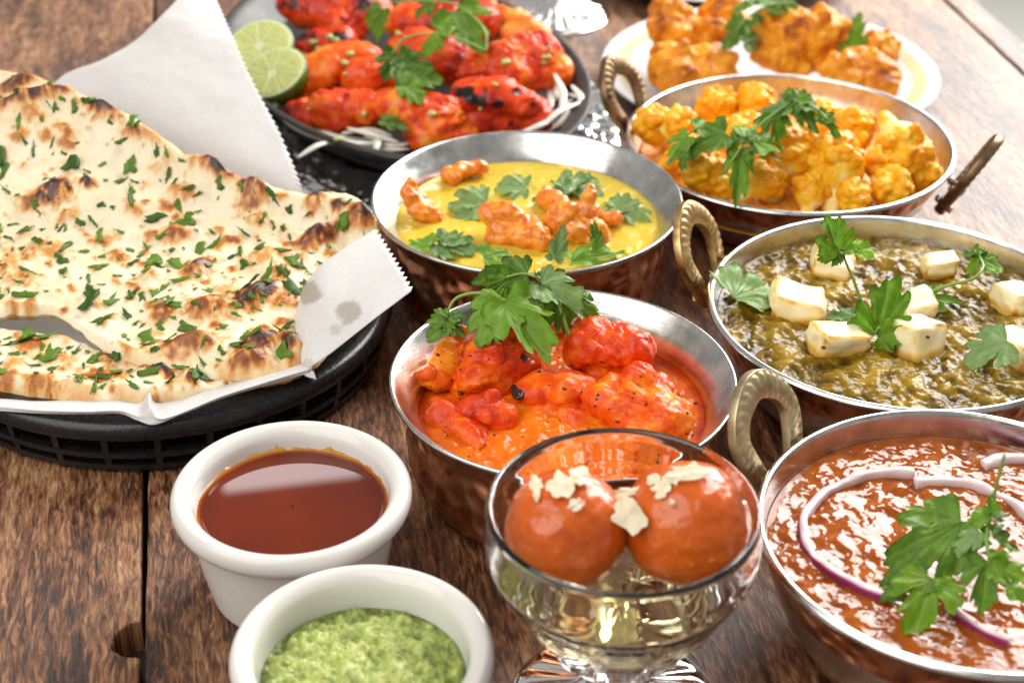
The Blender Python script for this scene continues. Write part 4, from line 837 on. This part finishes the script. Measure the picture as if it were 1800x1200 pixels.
lime('lime half in front of the other, its dark green skin showing', 480, 128, .040, 62, (-.28, -.35, .9), 3)
zs = .052
sprig('cilantro sprig arching over the tandoori chicken with a looped stem', [[(690, 95, zs + .004), (712, 68, zs + .012), (760, 60, zs + .016), (810, 70, zs + .016), (855, 90, zs + .008)], [(855, 90, zs + .008), (850, 50, zs + .016), (800, 8, zs + .02), (740, 2, zs + .018), (690, 4, zs + .014)]],
      [((700, 98, zs + .003), (768, 132, zs - .002), dict(width=.7)), ((700, 98, zs + .003), (672, 140, zs - .004), dict(width=.8)), ((705, 150, zs - .004), (780, 130, zs), dict(width=.9, fold=.3)), ((715, 150, zs - .002), (742, 182, zs - .008), dict(width=1.2)), ((700, 120, zs), (705, 160, zs - .006), dict(width=.5, mat=LEAFP)),
       ((800, 20, zs + .018), (850, 70, zs + .01), dict(width=1.1, curl=.25)), ((790, 60, zs + .016), (770, 45, zs + .016), dict(width=.8)), ((845, 20, zs + .016), (825, 10, zs + .018)), ((760, 5, zs + .016), (725, 28, zs + .01), dict(width=.8)), ((670, 15, zs + .01), (640, 50, zs), dict(width=.8)), ((672, 18, zs + .01), (660, 70, zs - .004), dict(width=.6)), ((770, 70, zs + .004), (740, 100, zs - .004), dict(width=1))])
loose_leaf('dark wilted herb leaf at the front edge of the tandoori chicken', (672, 212, .038), (722, 222, .036), LEAF, width=.6)
CHOP = food('spring_onion_bits', [(0.3, (0.30, 0.42, 0.06)), (0.8, (0.62, 0.68, 0.35))], rough=.3, nsize=.003, nmix=.9, bdist=0, use_attr=False)
rg = np.random.RandomState(12)
pt = [q[0] for q in drop_view([(605, 110), (607, 130), (545, 190), (960, 100), (965, 85), (955, 110), (552, 75), (560, 85), (590, 70), (580, 65), (845, 190), (595, 245), (930, 60), (700, 60), (870, 150), (640, 200), (760, 200), (535, 95), (615, 95), (890, 110)], .0006) if q is not None]
bits('spring_onion_bits', 'chopped pale green spring onion bits scattered on the tandoori chicken', 'garnish', pt, CHOP, .0024, 6, .4)

# ------------------------------------------------------------------ basket, paper and naan
cK, RK = np.array([-.1555, .6497]), .1027
KZ = -.016
bk = thing('bread_basket', 'round black plastic slatted basket holding the naan', 'basket', (*cK, 0))
HK = .0275
rim = rprof([(RK * .80, HK - .003), (RK * .86, HK - .0015), (RK * .93, HK - .0005), (RK * .97, HK - .0006), (RK * .99, HK - .0022), (RK, HK - .0050), (RK * .992, HK - .0078), (RK * .975, HK - .0078), (RK * .965, HK - .0045), (RK * .93, HK - .0032), (RK * .80, HK - .006)], 5)
V, F = lathe(np.r_[rim, rim[:1]], (*cK, 0), 160); mk('rim', V, F[:, ::-1], PLASTIC, bk)
def hoop(name, r, z, hr, hz):
    p = [(r - hr, z - hz), (r + hr, z - hz), (r + hr, z + hz), (r - hr, z + hz), (r - hr, z - hz)]
    V, F = lathe(p, (*cK, 0), 120); mk(name, V, F, PLASTIC, bk, smooth=False)
hoop('hoop', RK * .948, .0105, .0018, .0012); hoop('foot_ring', RK * .925, .0035, .0020, .0012)
V, F = lathe([(1e-5, .0042), (RK * .89, .0046), (RK * .92, .0034), (RK * .89, .0022), (1e-5, .0022)], (*cK, 0), 120); mk('bottom', V, F[:, ::-1], PLASTIC, bk, smooth=False)
for k in range(30):
    a = k / 30 * 2 * math.pi + .05; e = np.array([math.cos(a), math.sin(a), 0]); f = np.array([-math.sin(a), math.cos(a), 0])
    pts = []
    for z, r in ((.0004, RK * .918), (.0105, RK * .948), (HK - .0045, RK * .968)):
        for sr, sf in ((-1, -1), (1, -1), (1, 1), (-1, 1)): pts.append(np.array([*cK, z]) + e * (r + sr * .0014) + f * sf * .0013)
    mk('rib', pts, [[i + j, i + (j + 1) % 4, i + 4 + (j + 1) % 4, i + 4 + j] for i in (0, 4) for j in range(4)] + [[3, 2, 1, 0], [8, 9, 10, 11]], PLASTIC, bk, smooth=False)
def sheet(rows, nu, nv, teeth=None, seed=0, wr=.0006):
    """smooth sheet through rows of (px, py, z); teeth=(row or column end, count, depth)"""
    G = np.array([[P(q[0], q[1], q[2] + KZ * (1 if q[2] < .06 else .7)) for q in r] for r in rows]); G = np.stack([catmull(G[i], nv) for i in range(len(G))]); G = np.stack([catmull(G[:, j], nu) for j in range(nv)], 1)
    w = fbm(G.reshape(-1, 3), .03, 3, seed=seed).reshape(nu, nv); G = G + np.array([0, -.4, .9]) * (wr * w)[..., None]
    if teeth:
        out = G[:, -1] - G[:, -3]; out /= np.linalg.norm(out, axis=1)[:, None] + 1e-9
        k = np.arange(nu) % 4; G[:, -1] += out * (np.choose(k, [0, .5, 1, .5]) * teeth)[:, None]
    return G.reshape(-1, 3), grid_faces(nu, nv)
def mids(a, b, n=3): return [tuple(np.array(a) * (1 - t) + np.array(b) * t) for t in np.linspace(0, 1, n)]
back = sheet([mids((20, 330, .046), (548, 425, .048), 4), mids((60, 220, .056), (540, 370, .054), 4), mids((100, 142, .070), (527, 326, .060), 4), mids((178, 106, .082), (488, 232, .072), 4), mids((250, 60, .092), (440, 140, .084), 4), mids((290, 22, .100), (405, 62, .094), 4), mids((335, -30, .108), (375, -5, .100), 4), mids((380, -90, .114), (345, -70, .106), 4)], 241, 40, .0019, 1, .0012)
flap = sheet([[(548, 545, .044), (528, 520, .056), (556, 474, .066), (600, 440, .072), (657, 404, .076)], [(540, 602, .044), (519, 572, .054), (562, 528, .064), (625, 490, .071), (690, 457, .077)], [(556, 668, .044), (535, 655, .050), (585, 618, .058), (650, 566, .066), (722, 512, .074)]], 53, 50, .0017, 2, .0003)
band = sheet([[(-70, 718, .0435), (0, 722, .0440), (80, 727, .0445), (150, 728, .0445), (210, 727, .0448), (240, 738, .0450), (271, 746, .0455), (320, 728, .0462), (400, 697, .0472), (470, 676, .0485), (545, 655, .050)],
              [(-70, 704, .0440), (0, 708, .0450), (80, 716, .0455), (150, 718, .0458), (210, 716, .0460), (247, 724, .0462), (263, 705, .0505), (277, 732, .0462), (390, 690, .0480), (470, 664, .0500), (548, 640, .051)],
              [(-70, 668, .0330), (0, 672, .0330), (80, 680, .0330), (150, 682, .0330), (210, 680, .0330), (240, 678, .0330), (264, 672, .0350), (300, 668, .0330), (390, 650, .0330), (470, 625, .0340), (548, 600, .040)]], 20, 130, None, 3, .0003)
tt = np.linspace(.01, 1, 14); th = np.linspace(0, 2 * math.pi, 60, endpoint=False)
base = np.stack([cK[0] + .086 * tt[:, None] * np.cos(th), cK[1] + .086 * tt[:, None] * np.sin(th), np.broadcast_to((.0145 + .008 * tt ** 4)[:, None], (14, 60))], -1).reshape(-1, 3)
V, F = join([back, flap, band, (base, grid_faces(14, 60, True))])
pj = proj(V); isflap = np.zeros(len(V), bool); isflap[len(back[0]):len(back[0]) + len(flap[0])] = True
st = np.zeros(len(V))
for x, y, r_ in ((613, 548, 21), (545, 515, 20), (590, 580, 11), (540, 640, 10)):
    st = np.maximum(st, sstep(1.15, .8, np.hypot(pj[:, 0] - x, pj[:, 1] - y) / r_ + .25 * fbm(V, .004, 2, seed=5)) * (.75 if r_ > 15 else .4))
o = tag(mk('paper_liner', V, F, PAPER, None, attr=st * isflap), 'white parchment paper with serrated edges lining the naan basket', 'paper')
md = o.modifiers.new('thickness', 'SOLIDIFY'); md.thickness = .00014; md.offset = 0

NAAN = food('baked_naan', [(0.0, (0.84, 0.76, 0.58)), (0.14, (0.80, 0.67, 0.45)), (0.24, (0.72, 0.50, 0.24)), (0.42, (0.62, 0.27, 0.055)), (0.62, (0.32, 0.085, 0.012)), (0.82, (0.075, 0.022, 0.010)), (1.0, (0.02, 0.012, 0.01))], rough=0.4, nsize=0.006, nmix=0.16, bsize=0.0014, bdist=0.0004, sss=.15, rad=(1, .7, .4), ssc=.003, coat=.06)
def zbig(x, y): return .0265 + (np.maximum(y, .5) - .585) * .11 + np.maximum(0, y - .668) * .46 + .004 * np.exp(-((x + .063) ** 2 + (y - .69) ** 2) / .02 ** 2)
def zfront(x, y): return .0185 + (y - .585) * .05 + 0 * x
def inside(pts, poly):
    x, y = pts[:, 0], pts[:, 1]; c = np.zeros(len(pts), bool); n = len(poly)
    for i in range(n):
        x1, y1 = poly[i]; x2, y2 = poly[(i + 1) % n]
        c ^= ((y1 > y) != (y2 > y)) & (x < (x2 - x1) * (y - y1) / (y2 - y1 + 1e-12) + x1)
    return c
def edge_dist(pts, poly):
    d = np.full(len(pts), 9.0)
    for i in range(len(poly)):
        a, b = poly[i], poly[(i + 1) % len(poly)]; ab = b - a; t = np.clip(((pts - a) @ ab) / (ab @ ab + 1e-12), 0, 1)
        d = np.minimum(d, np.linalg.norm(pts - a - t[:, None] * ab, axis=1))
    return d
def naan(label, pix, zf, thick, seed, spots, crust, nrand, step=.00115, nflakes=100, cut=()):
    poly = []
    for px, py in pix:
        z = .05
        for _ in range(12): q = P(px, py, z); z = .5 * z + .5 * (float(zf(q[0], q[1])) + thick * .6)
        poly.append(P(px, py, z)[:2])
    k = len(poly); poly = np.array(poly)
    cl = np.vstack([poly, poly[:1]]); d = np.r_[0, np.cumsum(np.linalg.norm(np.diff(cl, axis=0), axis=1))]
    m = int(d[-1] / .0016); t = np.linspace(0, d[-1], m, endpoint=False); poly = np.stack([np.interp(t, d, cl[:, i]) for i in (0, 1)], -1)
    p3 = np.c_[poly, np.zeros(m)]; poly = poly + .0009 * np.stack([fbm(p3, .009, 3, seed=seed), fbm(p3, .009, 3, seed=seed + 7)], -1)
    lo, hi = poly.min(0), poly.max(0); gx, gy = np.meshgrid(np.arange(lo[0], hi[0], step), np.arange(lo[1], hi[1], step)); gx = gx + (np.arange(gx.shape[0]) % 2)[:, None] * step * .5
    g = np.c_[gx.ravel(), gy.ravel()]; g = g[inside(g, poly)]; ed = edge_dist(g, poly); g = g[ed > step * .7]
    pts = np.r_[poly, g]
    vs, _e, fs, *_o = geometry.delaunay_2d_cdt([Vector(q) for q in pts], [], [list(range(m))], 1, 1e-7)
    pts = np.array([v[:] for v in vs]); fs = [list(f) for f in fs]
    ed = edge_dist(pts, poly); bnd = ed < 1e-6; p3 = np.c_[pts, np.zeros(len(pts))]
    w = .006; prof = np.sqrt(np.clip(1 - (1 - np.minimum(ed / w, 1)) ** 2, 0, 1))
    wc = .0022; prof2 = np.sqrt(np.clip(1 - (1 - np.minimum(ed / wc, 1)) ** 2, 0, 1))
    h = zf(pts[:, 0], pts[:, 1]); puff = np.exp(-((ed - .006) / .006) ** 2)
    cr = np.ones(len(pts)); pj = proj(np.c_[pts, h + thick * .8])
    for (x0, y0, x1, y1) in cut:                     # cut sides have no puffed crust
        a, b = np.array([x0, y0]), np.array([x1, y1]); ab = b - a; tt = np.clip(((pj - a) @ ab) / (ab @ ab), 0, 1); cr *= sstep(20, 60, np.linalg.norm(pj - a - tt[:, None] * ab, axis=1))
    prof = prof * cr + prof2 * (1 - cr); top = h + thick * .5 + thick * .5 * prof
    top = top + .0022 * puff * cr * (1 + .8 * fbm(p3, .02, 2, seed=seed + 3)) * prof
    top = top + (.0030 * fbm(p3, .030, 3, seed=seed + 1) + .0008 * fbm(p3, .006, 3, seed=seed + 2)) * prof
    ch = np.clip(.10 + .10 * fbm(p3, .02, 3, seed=seed + 4), 0, .22) + crust * cr * np.exp(-(ed / .006) ** 2) * np.clip(.5 + .7 * fbm(p3, .012, 3, seed=seed + 5), 0, 1)
    rg = np.random.RandomState(seed); S_ = []
    for (px, py, rx, ry, ang, ht, c_) in spots:
        S_.append((*P(px, py, float(h.mean())+.004)[:2], rx / 4300, ry / 2600, ang, ht, c_)) if False else S_.append((px, py, rx, ry, ang, ht, c_))
    for _ in range(nrand):
        q = pj[rg.randint(len(pj))]; r_ = 4.6 * rg.lognormal(0, .6); S_.append((q[0], q[1], r_ * rg.uniform(1, 1.9), r_ * .75, rg.uniform(-.5, .6), .00055 * min(r_ / 6, 2.2), rg.uniform(.2, .62)))
    for (x, y, rx, ry, ang, ht, c_) in S_:
        dx, dy = pj[:, 0] - x, pj[:, 1] - y; u = (dx * math.cos(ang) - dy * math.sin(ang)) / (rx * 1.1); v = (dx * math.sin(ang) + dy * math.cos(ang)) / (ry * 1.1)
        q = u * u + v * v; near = q < 9
        e = np.exp(-q[near]); top[near] += 1.9 * ht * e
        nn = .95 * fbm(p3[near], .0032, 3, .65, seed=seed + 8); ch[near] = np.maximum(ch[near], c_ * np.clip(1.25 * np.exp(-q[near] ** 1.2 * .7) + nn * np.exp(-q[near] * .45) , 0, 1.12))
    n = len(pts); bi = np.where(bnd)[0]
    bot = h + (thick * .5 - thick * .5 * prof); V = np.r_[np.c_[pts, top], np.c_[pts, np.minimum(bot, top - .0003)]]
    V[n + bi] = V[bi]; F = fs + [[i + n for i in f[::-1]] for f in fs]
    t = thing('naan_piece', label, 'flatbread', np.array([pts[:, 0].mean(), pts[:, 1].mean(), float(h.min())]))
    mk('bread', V, F, NAAN, t, attr=np.r_[np.clip(ch, 0, 1), np.clip(ch * .8, 0, 1)])
    # herb flakes pressed into the top
    cand = np.where(ed > .005)[0]; used = []; made = 0; pv = np.c_[pts, top]
    gz = lambda p: top[np.argmin(((pts - p) ** 2).sum(1))]
    for _ in range(4000):
        if made >= nflakes: break
        i = cand[rg.randint(len(cand))]; p = pts[i]; pxy = pj[i]
        if not (-30 < pxy[0] < 720): continue
        if used and min(np.hypot(*(p - q)) for q in used) < .0036 * rg.uniform(.1, 2.0): continue
        used.append(p); e = .002; nx = -(gz(p + (e, 0)) - gz(p - (e, 0))) / (2 * e); ny = -(gz(p + (0, e)) - gz(p - (0, e))) / (2 * e)
        nv = Vector((nx, ny, 1)).normalized(); rot = nv.to_track_quat('Z', 'Y').to_matrix().to_4x4() @ Matrix.Rotation(rg.uniform(0, 6.28), 4, 'Z')
        s = float(np.clip(rg.lognormal(-.28, .55), .25, 2.0)); fo = bpy.data.objects.new('chopped_leaf', FLAKES[rg.randint(len(FLAKES))]); COL.objects.link(fo); fo.parent = t
        fo.matrix_local = Matrix.Translation(Vector((p[0], p[1], gz(p) + .0003)) - Vector(wl(t))) @ rot @ Matrix.Diagonal((s * rg.uniform(.9, 1.4), s * rg.uniform(.4, 1.0), s, 1)); made += 1
    return t
FLAKES = []
for k in range(9):
    rg = np.random.RandomState(900 + k); n = 11; th = np.linspace(0, 2 * math.pi, n, endpoint=False); r_ = .0021 * (1 + .62 * rg.uniform(-1, 1, n)) * (1 + rg.uniform(0, .5) * np.cos(2 * th))
    ring = [np.c_[f * r_ * np.cos(th), f * r_ * np.sin(th), 0 * th] for f in (.5, 1)]
    V = np.r_[[[0, 0, 0.0]], ring[0], ring[1]]; V[:, 2] = .0004 + .0006 * fbm(V, .003, 2, seed=k) + 45 * (V[:, 0] ** 2) * rg.uniform(-.6, 1.1)
    F = [[0, 1 + i, 1 + (i + 1) % n] for i in range(n)] + [[1 + i, 1 + n + i, 1 + n + (i + 1) % n, 1 + (i + 1) % n] for i in range(n)]
    m_ = len(V); V2 = V.copy(); V2[:, 2] -= .00025; F = F + [[a + m_ for a in f[::-1]] for f in F] + [[1 + n + (i + 1) % n, 1 + n + i, 1 + n + i + m_, 1 + n + (i + 1) % n + m_] for i in range(n)]
    me = bpy.data.meshes.new('chopped_leaf'); me.from_pydata(V if isinstance(V, list) else np.r_[V, V2].tolist(), [], F); me.polygons.foreach_set('use_smooth', [True] * len(me.polygons))
    at = me.attributes.new('a', 'FLOAT', 'POINT'); at.data.foreach_set('value', np.zeros(2 * m_, np.float32)); me.materials.append(HERB); FLAKES.append(me)
naan('large garlic naan piece with charred blisters and chopped herbs', [(-90, 150), (-30, 122), (0, 128), (45, 133), (100, 150), (165, 176), (230, 206), (285, 242), (330, 276), (375, 299), (430, 324), (500, 334), (560, 343), (610, 342), (642, 360), (662, 388), (676, 428), (680, 468), (640, 520), (600, 590), (560, 640), (510, 668), (470, 676), (400, 668), (330, 660), (260, 645), (190, 622), (140, 580), (95, 550), (0, 556), (-90, 560)],
     zbig, .0062, 501, [(95, 348, 32, 18, .2, .0030, .78), (152, 332, 9, 6, 0, .001, .95), (382, 308, 26, 13, -.5, .0028, .92), (445, 337, 24, 14, -.2, .002, .7), (556, 360, 12, 10, .3, .0015, .85), (596, 372, 11, 10, .3, .0018, .9), (640, 385, 20, 12, -.3, .002, .92), (350, 480, 26, 16, .4, .0034, .78), (450, 530, 44, 14, .45, .0046, .8), (365, 552, 34, 14, .2, .0036, .62), (288, 555, 18, 10, .2, .002, .6), (560, 428, 36, 13, .55, .0045, .74), (310, 415, 24, 12, 0, .002, .6), (60, 185, 60, 8, .2, .0025, .8), (180, 205, 34, 9, -.4, .0025, .85), (30, 165, 30, 8, .3, .002, .7), (455, 622, 40, 14, .25, .005, .75), (340, 615, 46, 14, .15, .004, .6), (440, 650, 36, 10, .1, .003, .6), (510, 630, 12, 16, .4, .003, .75), (270, 420, 20, 9, 0, .0015, .45), (90, 445, 30, 12, 0, .0016, .4), (500, 490, 20, 12, .4, .002, .5), (240, 375, 20, 8, -.7, .001, .45), (320, 345, 22, 12, -.3, .002, .45), (265, 250, 30, 10, -.5, .0012, .4), (180, 420, 26, 10, .2, .001, .35), (20, 470, 26, 12, .1, .001, .35)],
     .38, 340, nflakes=285, cut=[(-90, 560, 0, 556), (0, 556, 95, 550), (95, 550, 190, 622), (190, 622, 330, 660)])
naan('narrow front piece of naan with a thick browned crust', [(-90, 588), (0, 588), (60, 592), (120, 600), (165, 618), (200, 632), (260, 648), (330, 662), (400, 672), (440, 676), (410, 690), (340, 706), (270, 716), (190, 716), (120, 712), (0, 700), (-90, 694)],
     zfront, .0105, 601, [(185, 668, 40, 13, 0, .0010, .58), (80, 690, 30, 10, 0, .001, .5), (15, 682, 26, 10, 0, .001, .5), (275, 655, 34, 9, -.3, .002, .88), (230, 634, 40, 9, .1, .002, .62), (100, 640, 30, 8, 0, .001, .5), (340, 682, 10, 8, 0, .0008, .8)], .3, 80, nflakes=55, cut=[(-90, 588, 0, 588), (0, 588, 120, 600), (120, 600, 200, 632), (200, 632, 440, 676)])

# ------------------------------------------------------------------ ramekins
def ramekin(label, c, R, H):
    pr = rprof([(1e-5, .0022), (.60 * R, .0020), (.68 * R, .0004), (.72 * R, .0008), (.745 * R, .004), (.80 * R, .35 * H), (.85 * R, .66 * H), (.865 * R, .74 * H), (.885 * R, .775 * H), (.945 * R, .80 * H), (.99 * R, .86 * H), (R, .92 * H), (.985 * R, .97 * H), (.945 * R, H), (.89 * R, .992 * H), (.84 * R, .955 * H), (.81 * R, .89 * H), (.785 * R, .70 * H), (.74 * R, .40 * H), (.68 * R, .14 * H), (.60 * R, .10 * H), (1e-5, .10 * H)], 6)
    V, F = lathe(pr, (*c, 0), 160); return tag(mk('ramekin', V, F, CER, None, origin=(*c, 0)), label, 'ramekin', 'white ramekins of sauce')
c1, R1, H1 = np.array([-.0779, .4861]), .0428, .045
c2, R2, H2 = np.array([-.0463, .4035]), .0416, .045
ramekin('white ramekin holding brown sauce in front of the basket', c1, R1, H1)
ramekin('white ramekin holding green chutney at the front edge', c2, R2, H2)
TAMA = food('tamarind_sauce', [(0.0, (0.075, 0.007, 0.001)), (0.45, (0.155, 0.018, 0.001)), (0.8, (0.42, 0.13, 0.008)), (1.0, (0.62, 0.33, 0.06))], rough=.02, nsize=.01, nmix=.12, bdist=0)
surface('tamarind_sauce', 'smooth glossy reddish brown sauce in the white ramekin', 'sauce', c1, .800 * R1, .80 * H1, TAMA, lambda p, r: .00035 * sstep(.93, 1, r), lambda p, r, h: np.clip(.25 + .12 * fbm(p, .02, 2) + .55 * sstep(.92, 1, r), 0, 1), nr=60, na=300,
        climb=lambda th: (np.clip(.0008 + .0016 * np.maximum(0, np.sin(th)) + .0012 * fbm(np.c_[th * 9, th * 0, th * 0], 1, 3), .0002, .004), np.full(len(th), .10), .98))
CHUT = food('green_chutney', [(0.0, (0.09, 0.13, 0.015)), (0.35, (0.26, 0.33, 0.06)), (0.65, (0.46, 0.52, 0.15)), (1.0, (0.72, 0.74, 0.40))], rough=.3, nsize=.0035, nmix=.75, bsize=.0013, bdist=.0006, sss=.1, coat=.12)
def fH(p, r):
    d = (p[:, 1] - c2[1]) / R2
    return (.0021 * fbm(p, .0075, 4, .6, seed=91) + .0010 * fbm(p, .003, 2, seed=92)) * sstep(1, .93, r) - .001 * r ** 4 + .0022 * (1 - r ** 2)
surface('green_chutney', 'coarse pale green herb chutney in the front white ramekin', 'sauce', c2, .792 * R2, .735 * H2, CHUT, fH, lambda p, r, h: np.clip(.48 + 90 * (h - .0015) + .25 * fbm(p, .005, 3, seed=93) - .18 * sstep(.85, 1, r), 0, 1), nr=110, na=420,
        climb=lambda th: (np.clip(.0008 + .003 * fbm(np.c_[th * 2.5, th * 0, th * 0], 1, 2, seed=6), .0002, .005), np.full(len(th), .12), .4))

# ------------------------------------------------------------------ glass dessert cups
def glass_cup(label, c, R, H, group):
    t = thing('dessert_glass', label, 'glass', (*c, 0), group)
    n = 192; th = np.linspace(0, 2 * math.pi, n, endpoint=False)
    zb = .030
    def build(prof, fac):
        V, F = lathe(prof, (*c, 0), n); a = np.tile(th, len(prof)); z = V[:, 2]; k = fac(z) * (np.abs(np.cos(a * 4)) ** .6 - .6)
        e = np.stack([np.cos(a), np.sin(a), 0 * a], -1); return V + e * k[:, None], F
    out = [(1e-5, .0282), (.012, .0285), (.0200, .0288), (.0215, .0305), (.0225, .0330), (.0262, .0400), (.0300, .0455), (.0325, .0480), (.0375, .0560), (R * .972, .0655), (R, .0715), (R * 1.0, .0775), (R * .99, H - .003)]
    lip = [(R * .99, H - .003), (R * .982, H - .0008), (R * .958, H), (R * .93, H - .0008), (R * .918, H - .0034)]
    inn = [(R * .918, H - .0034), (R * .925, .0760), (R * .925, .0705), (R * .90, .0640), (.0325, .0545), (.0270, .0450), (.0225, .0400), (.0180, .0365), (.010, .0350), (1e-5, .0348)]
    V1, F1 = build(np.r_[rprof(out, 5), rprof(lip, 5)[1:], rprof(inn, 5)[1:]], lambda z: np.where((z < .056) & (z > .0295), .0042, 0) * sstep(.056, .046, z) * sstep(.029, .032, z))
    mk('cup', V1, F1, GLASS, t)
    V2, F2 = build(rprof([(1e-5, .0276), (.0085, .0276), (.0070, .0240), (.0062, .0190), (.0085, .0130), (.0150, .0085), (.0260, .0052), (.0325, .0034), (.0338, .0020), (.0325, .0006), (1e-5, .0006)], 6), lambda z: np.where((z > .003) & (z < .012), .0010, 0))
    rr = np.hypot(V2[:, 0] - c[0], V2[:, 1] - c[1]); a2 = np.arctan2(V2[:, 1] - c[1], V2[:, 0] - c[0])
    V2[:, 2] += np.where(V2[:, 2] > .0025, .0011 * (np.abs(np.cos(a2 * 10)) ** .7 - .6), 0) * sstep(.009, .014, rr) * sstep(.033, .029, rr)
    mk('stem_and_foot', V2, F2, GLASS, t)
    return t
cG, RG, HG = np.array([.0352, .4245]), .0437, .085
glass_cup('clear glass dessert cup holding two syrupy dough balls', cG, RG, HG, 'footed glass dessert cups')
q = P(976, 18, .004)
glass_cup('clear glass dessert cup at the top edge, only its foot in view', q[:2], RG, HG, 'footed glass dessert cups')
V, F = lathe(rprof([(1e-5, .0352), (.0178, .0368), (.0230, .0400), (.0277, .0452), (.0300, .0492), (.0292, .0496), (1e-5, .0494)], 5), (*cG, 0), 96)
tag(mk('sugar_syrup', V, F, SYRUP), 'pale golden sugar syrup pooled in the dessert glass', 'syrup')
GULAB = food('fried_milk_ball', [(0.0, (0.32, 0.035, 0.003)), (0.45, (0.52, 0.080, 0.004)), (0.8, (0.64, 0.125, 0.007)), (1.0, (0.74, 0.27, 0.03))], rough=.24, nsize=.004, nmix=.4, bsize=.0022, bdist=.00025, sss=.25, rad=(1, .35, .1), ssc=.004, coat=.1)
GB = []
for i, (lab, px, py, rpx) in enumerate([('orange brown syrup soaked dough ball at the left in the glass', 994, 930, 110), ('orange brown syrup soaked dough ball at the right in the glass', 1206, 918, 114)]):
    c = P(px, py, .0685); r = rpx / scale_at(c); V, F = organic([(c, (r, r, r * .98))], .0008, 2)
    V = V + normals(V, F) * (.0010 * fbm(V, .018, 2, seed=700 + i) + .00025 * fbm(V, .004, 3, seed=3))[:, None]
    a = np.clip(.60 + .2 * fbm(V, .014, 4, .6, seed=710 + i) + .3 * sstep(.45, .8, fbm(V, .0022, 2, seed=715)), 0, 1); GB.append((c, r))
    tag(mk('gulab_jamun', V, F, GULAB, None, attr=a), lab, 'sweet', 'milk dough balls in the dessert glass')
ALM = food('almond_flake', [(0.2, (0.72, 0.60, 0.38)), (0.8, (0.84, 0.77, 0.60))], rough=.45, nsize=.003, nmix=.6, bsize=.001, bdist=.0002, sss=.2, ssc=.002, use_attr=False)
bpy.context.view_layer.update()
def almond(label, px, py, w, h, rz, seed):
    q = drop_view([(px, py)])[0]; rg = np.random.RandomState(seed)
    if q is None: return
    p, n = q; best = min(GB, key=lambda g: abs(np.linalg.norm(P(px, py, .085) - g[0]) - g[1]))
    d = P(px, py, 0) - CAM; d /= np.linalg.norm(d); oc = CAM - best[0]; b_ = oc @ d; disc = b_ * b_ - (oc @ oc - (best[1] + .0006) ** 2)
    if disc > 0: p = CAM + d * (-b_ - math.sqrt(disc)); n = (p - best[0]) / best[1]
    else: p = CAM + d * (-b_); n = (p - best[0]); n /= np.linalg.norm(n)
    if 1090 < px < 1120: p = P(px, py, .0795); n = -d + np.array([0, 0, .35])
    n = n - d * (.5 if n @ -d > .5 else 2.2); n /= np.linalg.norm(n); p = p - d * (.0008 if n @ -d < .9 else .0015)
    s = 1 / scale_at(p); k = 18; th = np.linspace(0, 2 * math.pi, k, endpoint=False); r_ = (1 + .22 * rg.normal(size=k)); r_ = np.clip(r_, .62, 1.25); r_[-1] = r_[0]
    x = r_ * np.cos(th) * w * s / 2; y = r_ * np.sin(th) * h * s / 2
    e1 = Rv - n * (Rv @ n); e1 /= np.linalg.norm(e1); e2 = np.cross(n, e1); c_, s_ = math.cos(rz), math.sin(rz); a, b = e1 * c_ + e2 * s_, -e1 * s_ + e2 * c_
    # undo the foreshortening of the second direction
    V = [p + a * f * x[i] + b * f * y[i] * 1.1 + n * (zz + .0003 * math.sin(3 * th[i] + seed)) for zz, f in ((-.0002, 1), (.0004, 1), (.00046, .6)) for i in range(k)] + [p + n * .0005]
    F = [[l * k + i, l * k + (i + 1) % k, (l + 1) * k + (i + 1) % k, (l + 1) * k + i] for l in (0, 1) for i in range(k)] + [[2 * k + i, 2 * k + (i + 1) % k, 3 * k] for i in range(k)] + [list(range(k))[::-1]]
    tag(mk('almond_flake', V, F, ALM, smooth=False), label, 'almond flake', 'almond flakes on the dough balls')
for k, a in enumerate([('largest white almond flake on the left dough ball', 985, 852, 52, 48, .3), ('almond flake at the left edge of the left dough ball', 944, 850, 24, 30, .4), ('almond flake at the top of the left dough ball', 1020, 838, 40, 36, -.5), ('single small almond flake alone on the front of the left ball', 1013, 887, 34, 20, .3),
        ('large broken almond flake hanging in the gap between the balls', 1105, 905, 58, 66, .6), ('long almond sliver bridging the top of the gap', 1108, 863, 70, 16, .1), ('thin almond slivers just above the hanging flake', 1095, 880, 46, 20, -.1), ('almond flake cluster on top of the right dough ball', 1215, 830, 76, 34, .05), ('almond flake at the back top of the right dough ball', 1185, 838, 36, 26, .4),
        ('square almond flake on the left shoulder of the right ball', 1163, 858, 34, 30, .2), ('small almond flake left of the right ball top', 1148, 843, 28, 20, .2), ('tiny almond crumb on the front of the right dough ball', 1127, 968, 18, 12, 0), ('tiny almond crumb on the right ball shoulder', 1181, 882, 10, 10, 0), ('narrow almond flake at the low left of the left ball', 942, 868, 12, 24, .2)]):
    almond(*a, 800 + k)
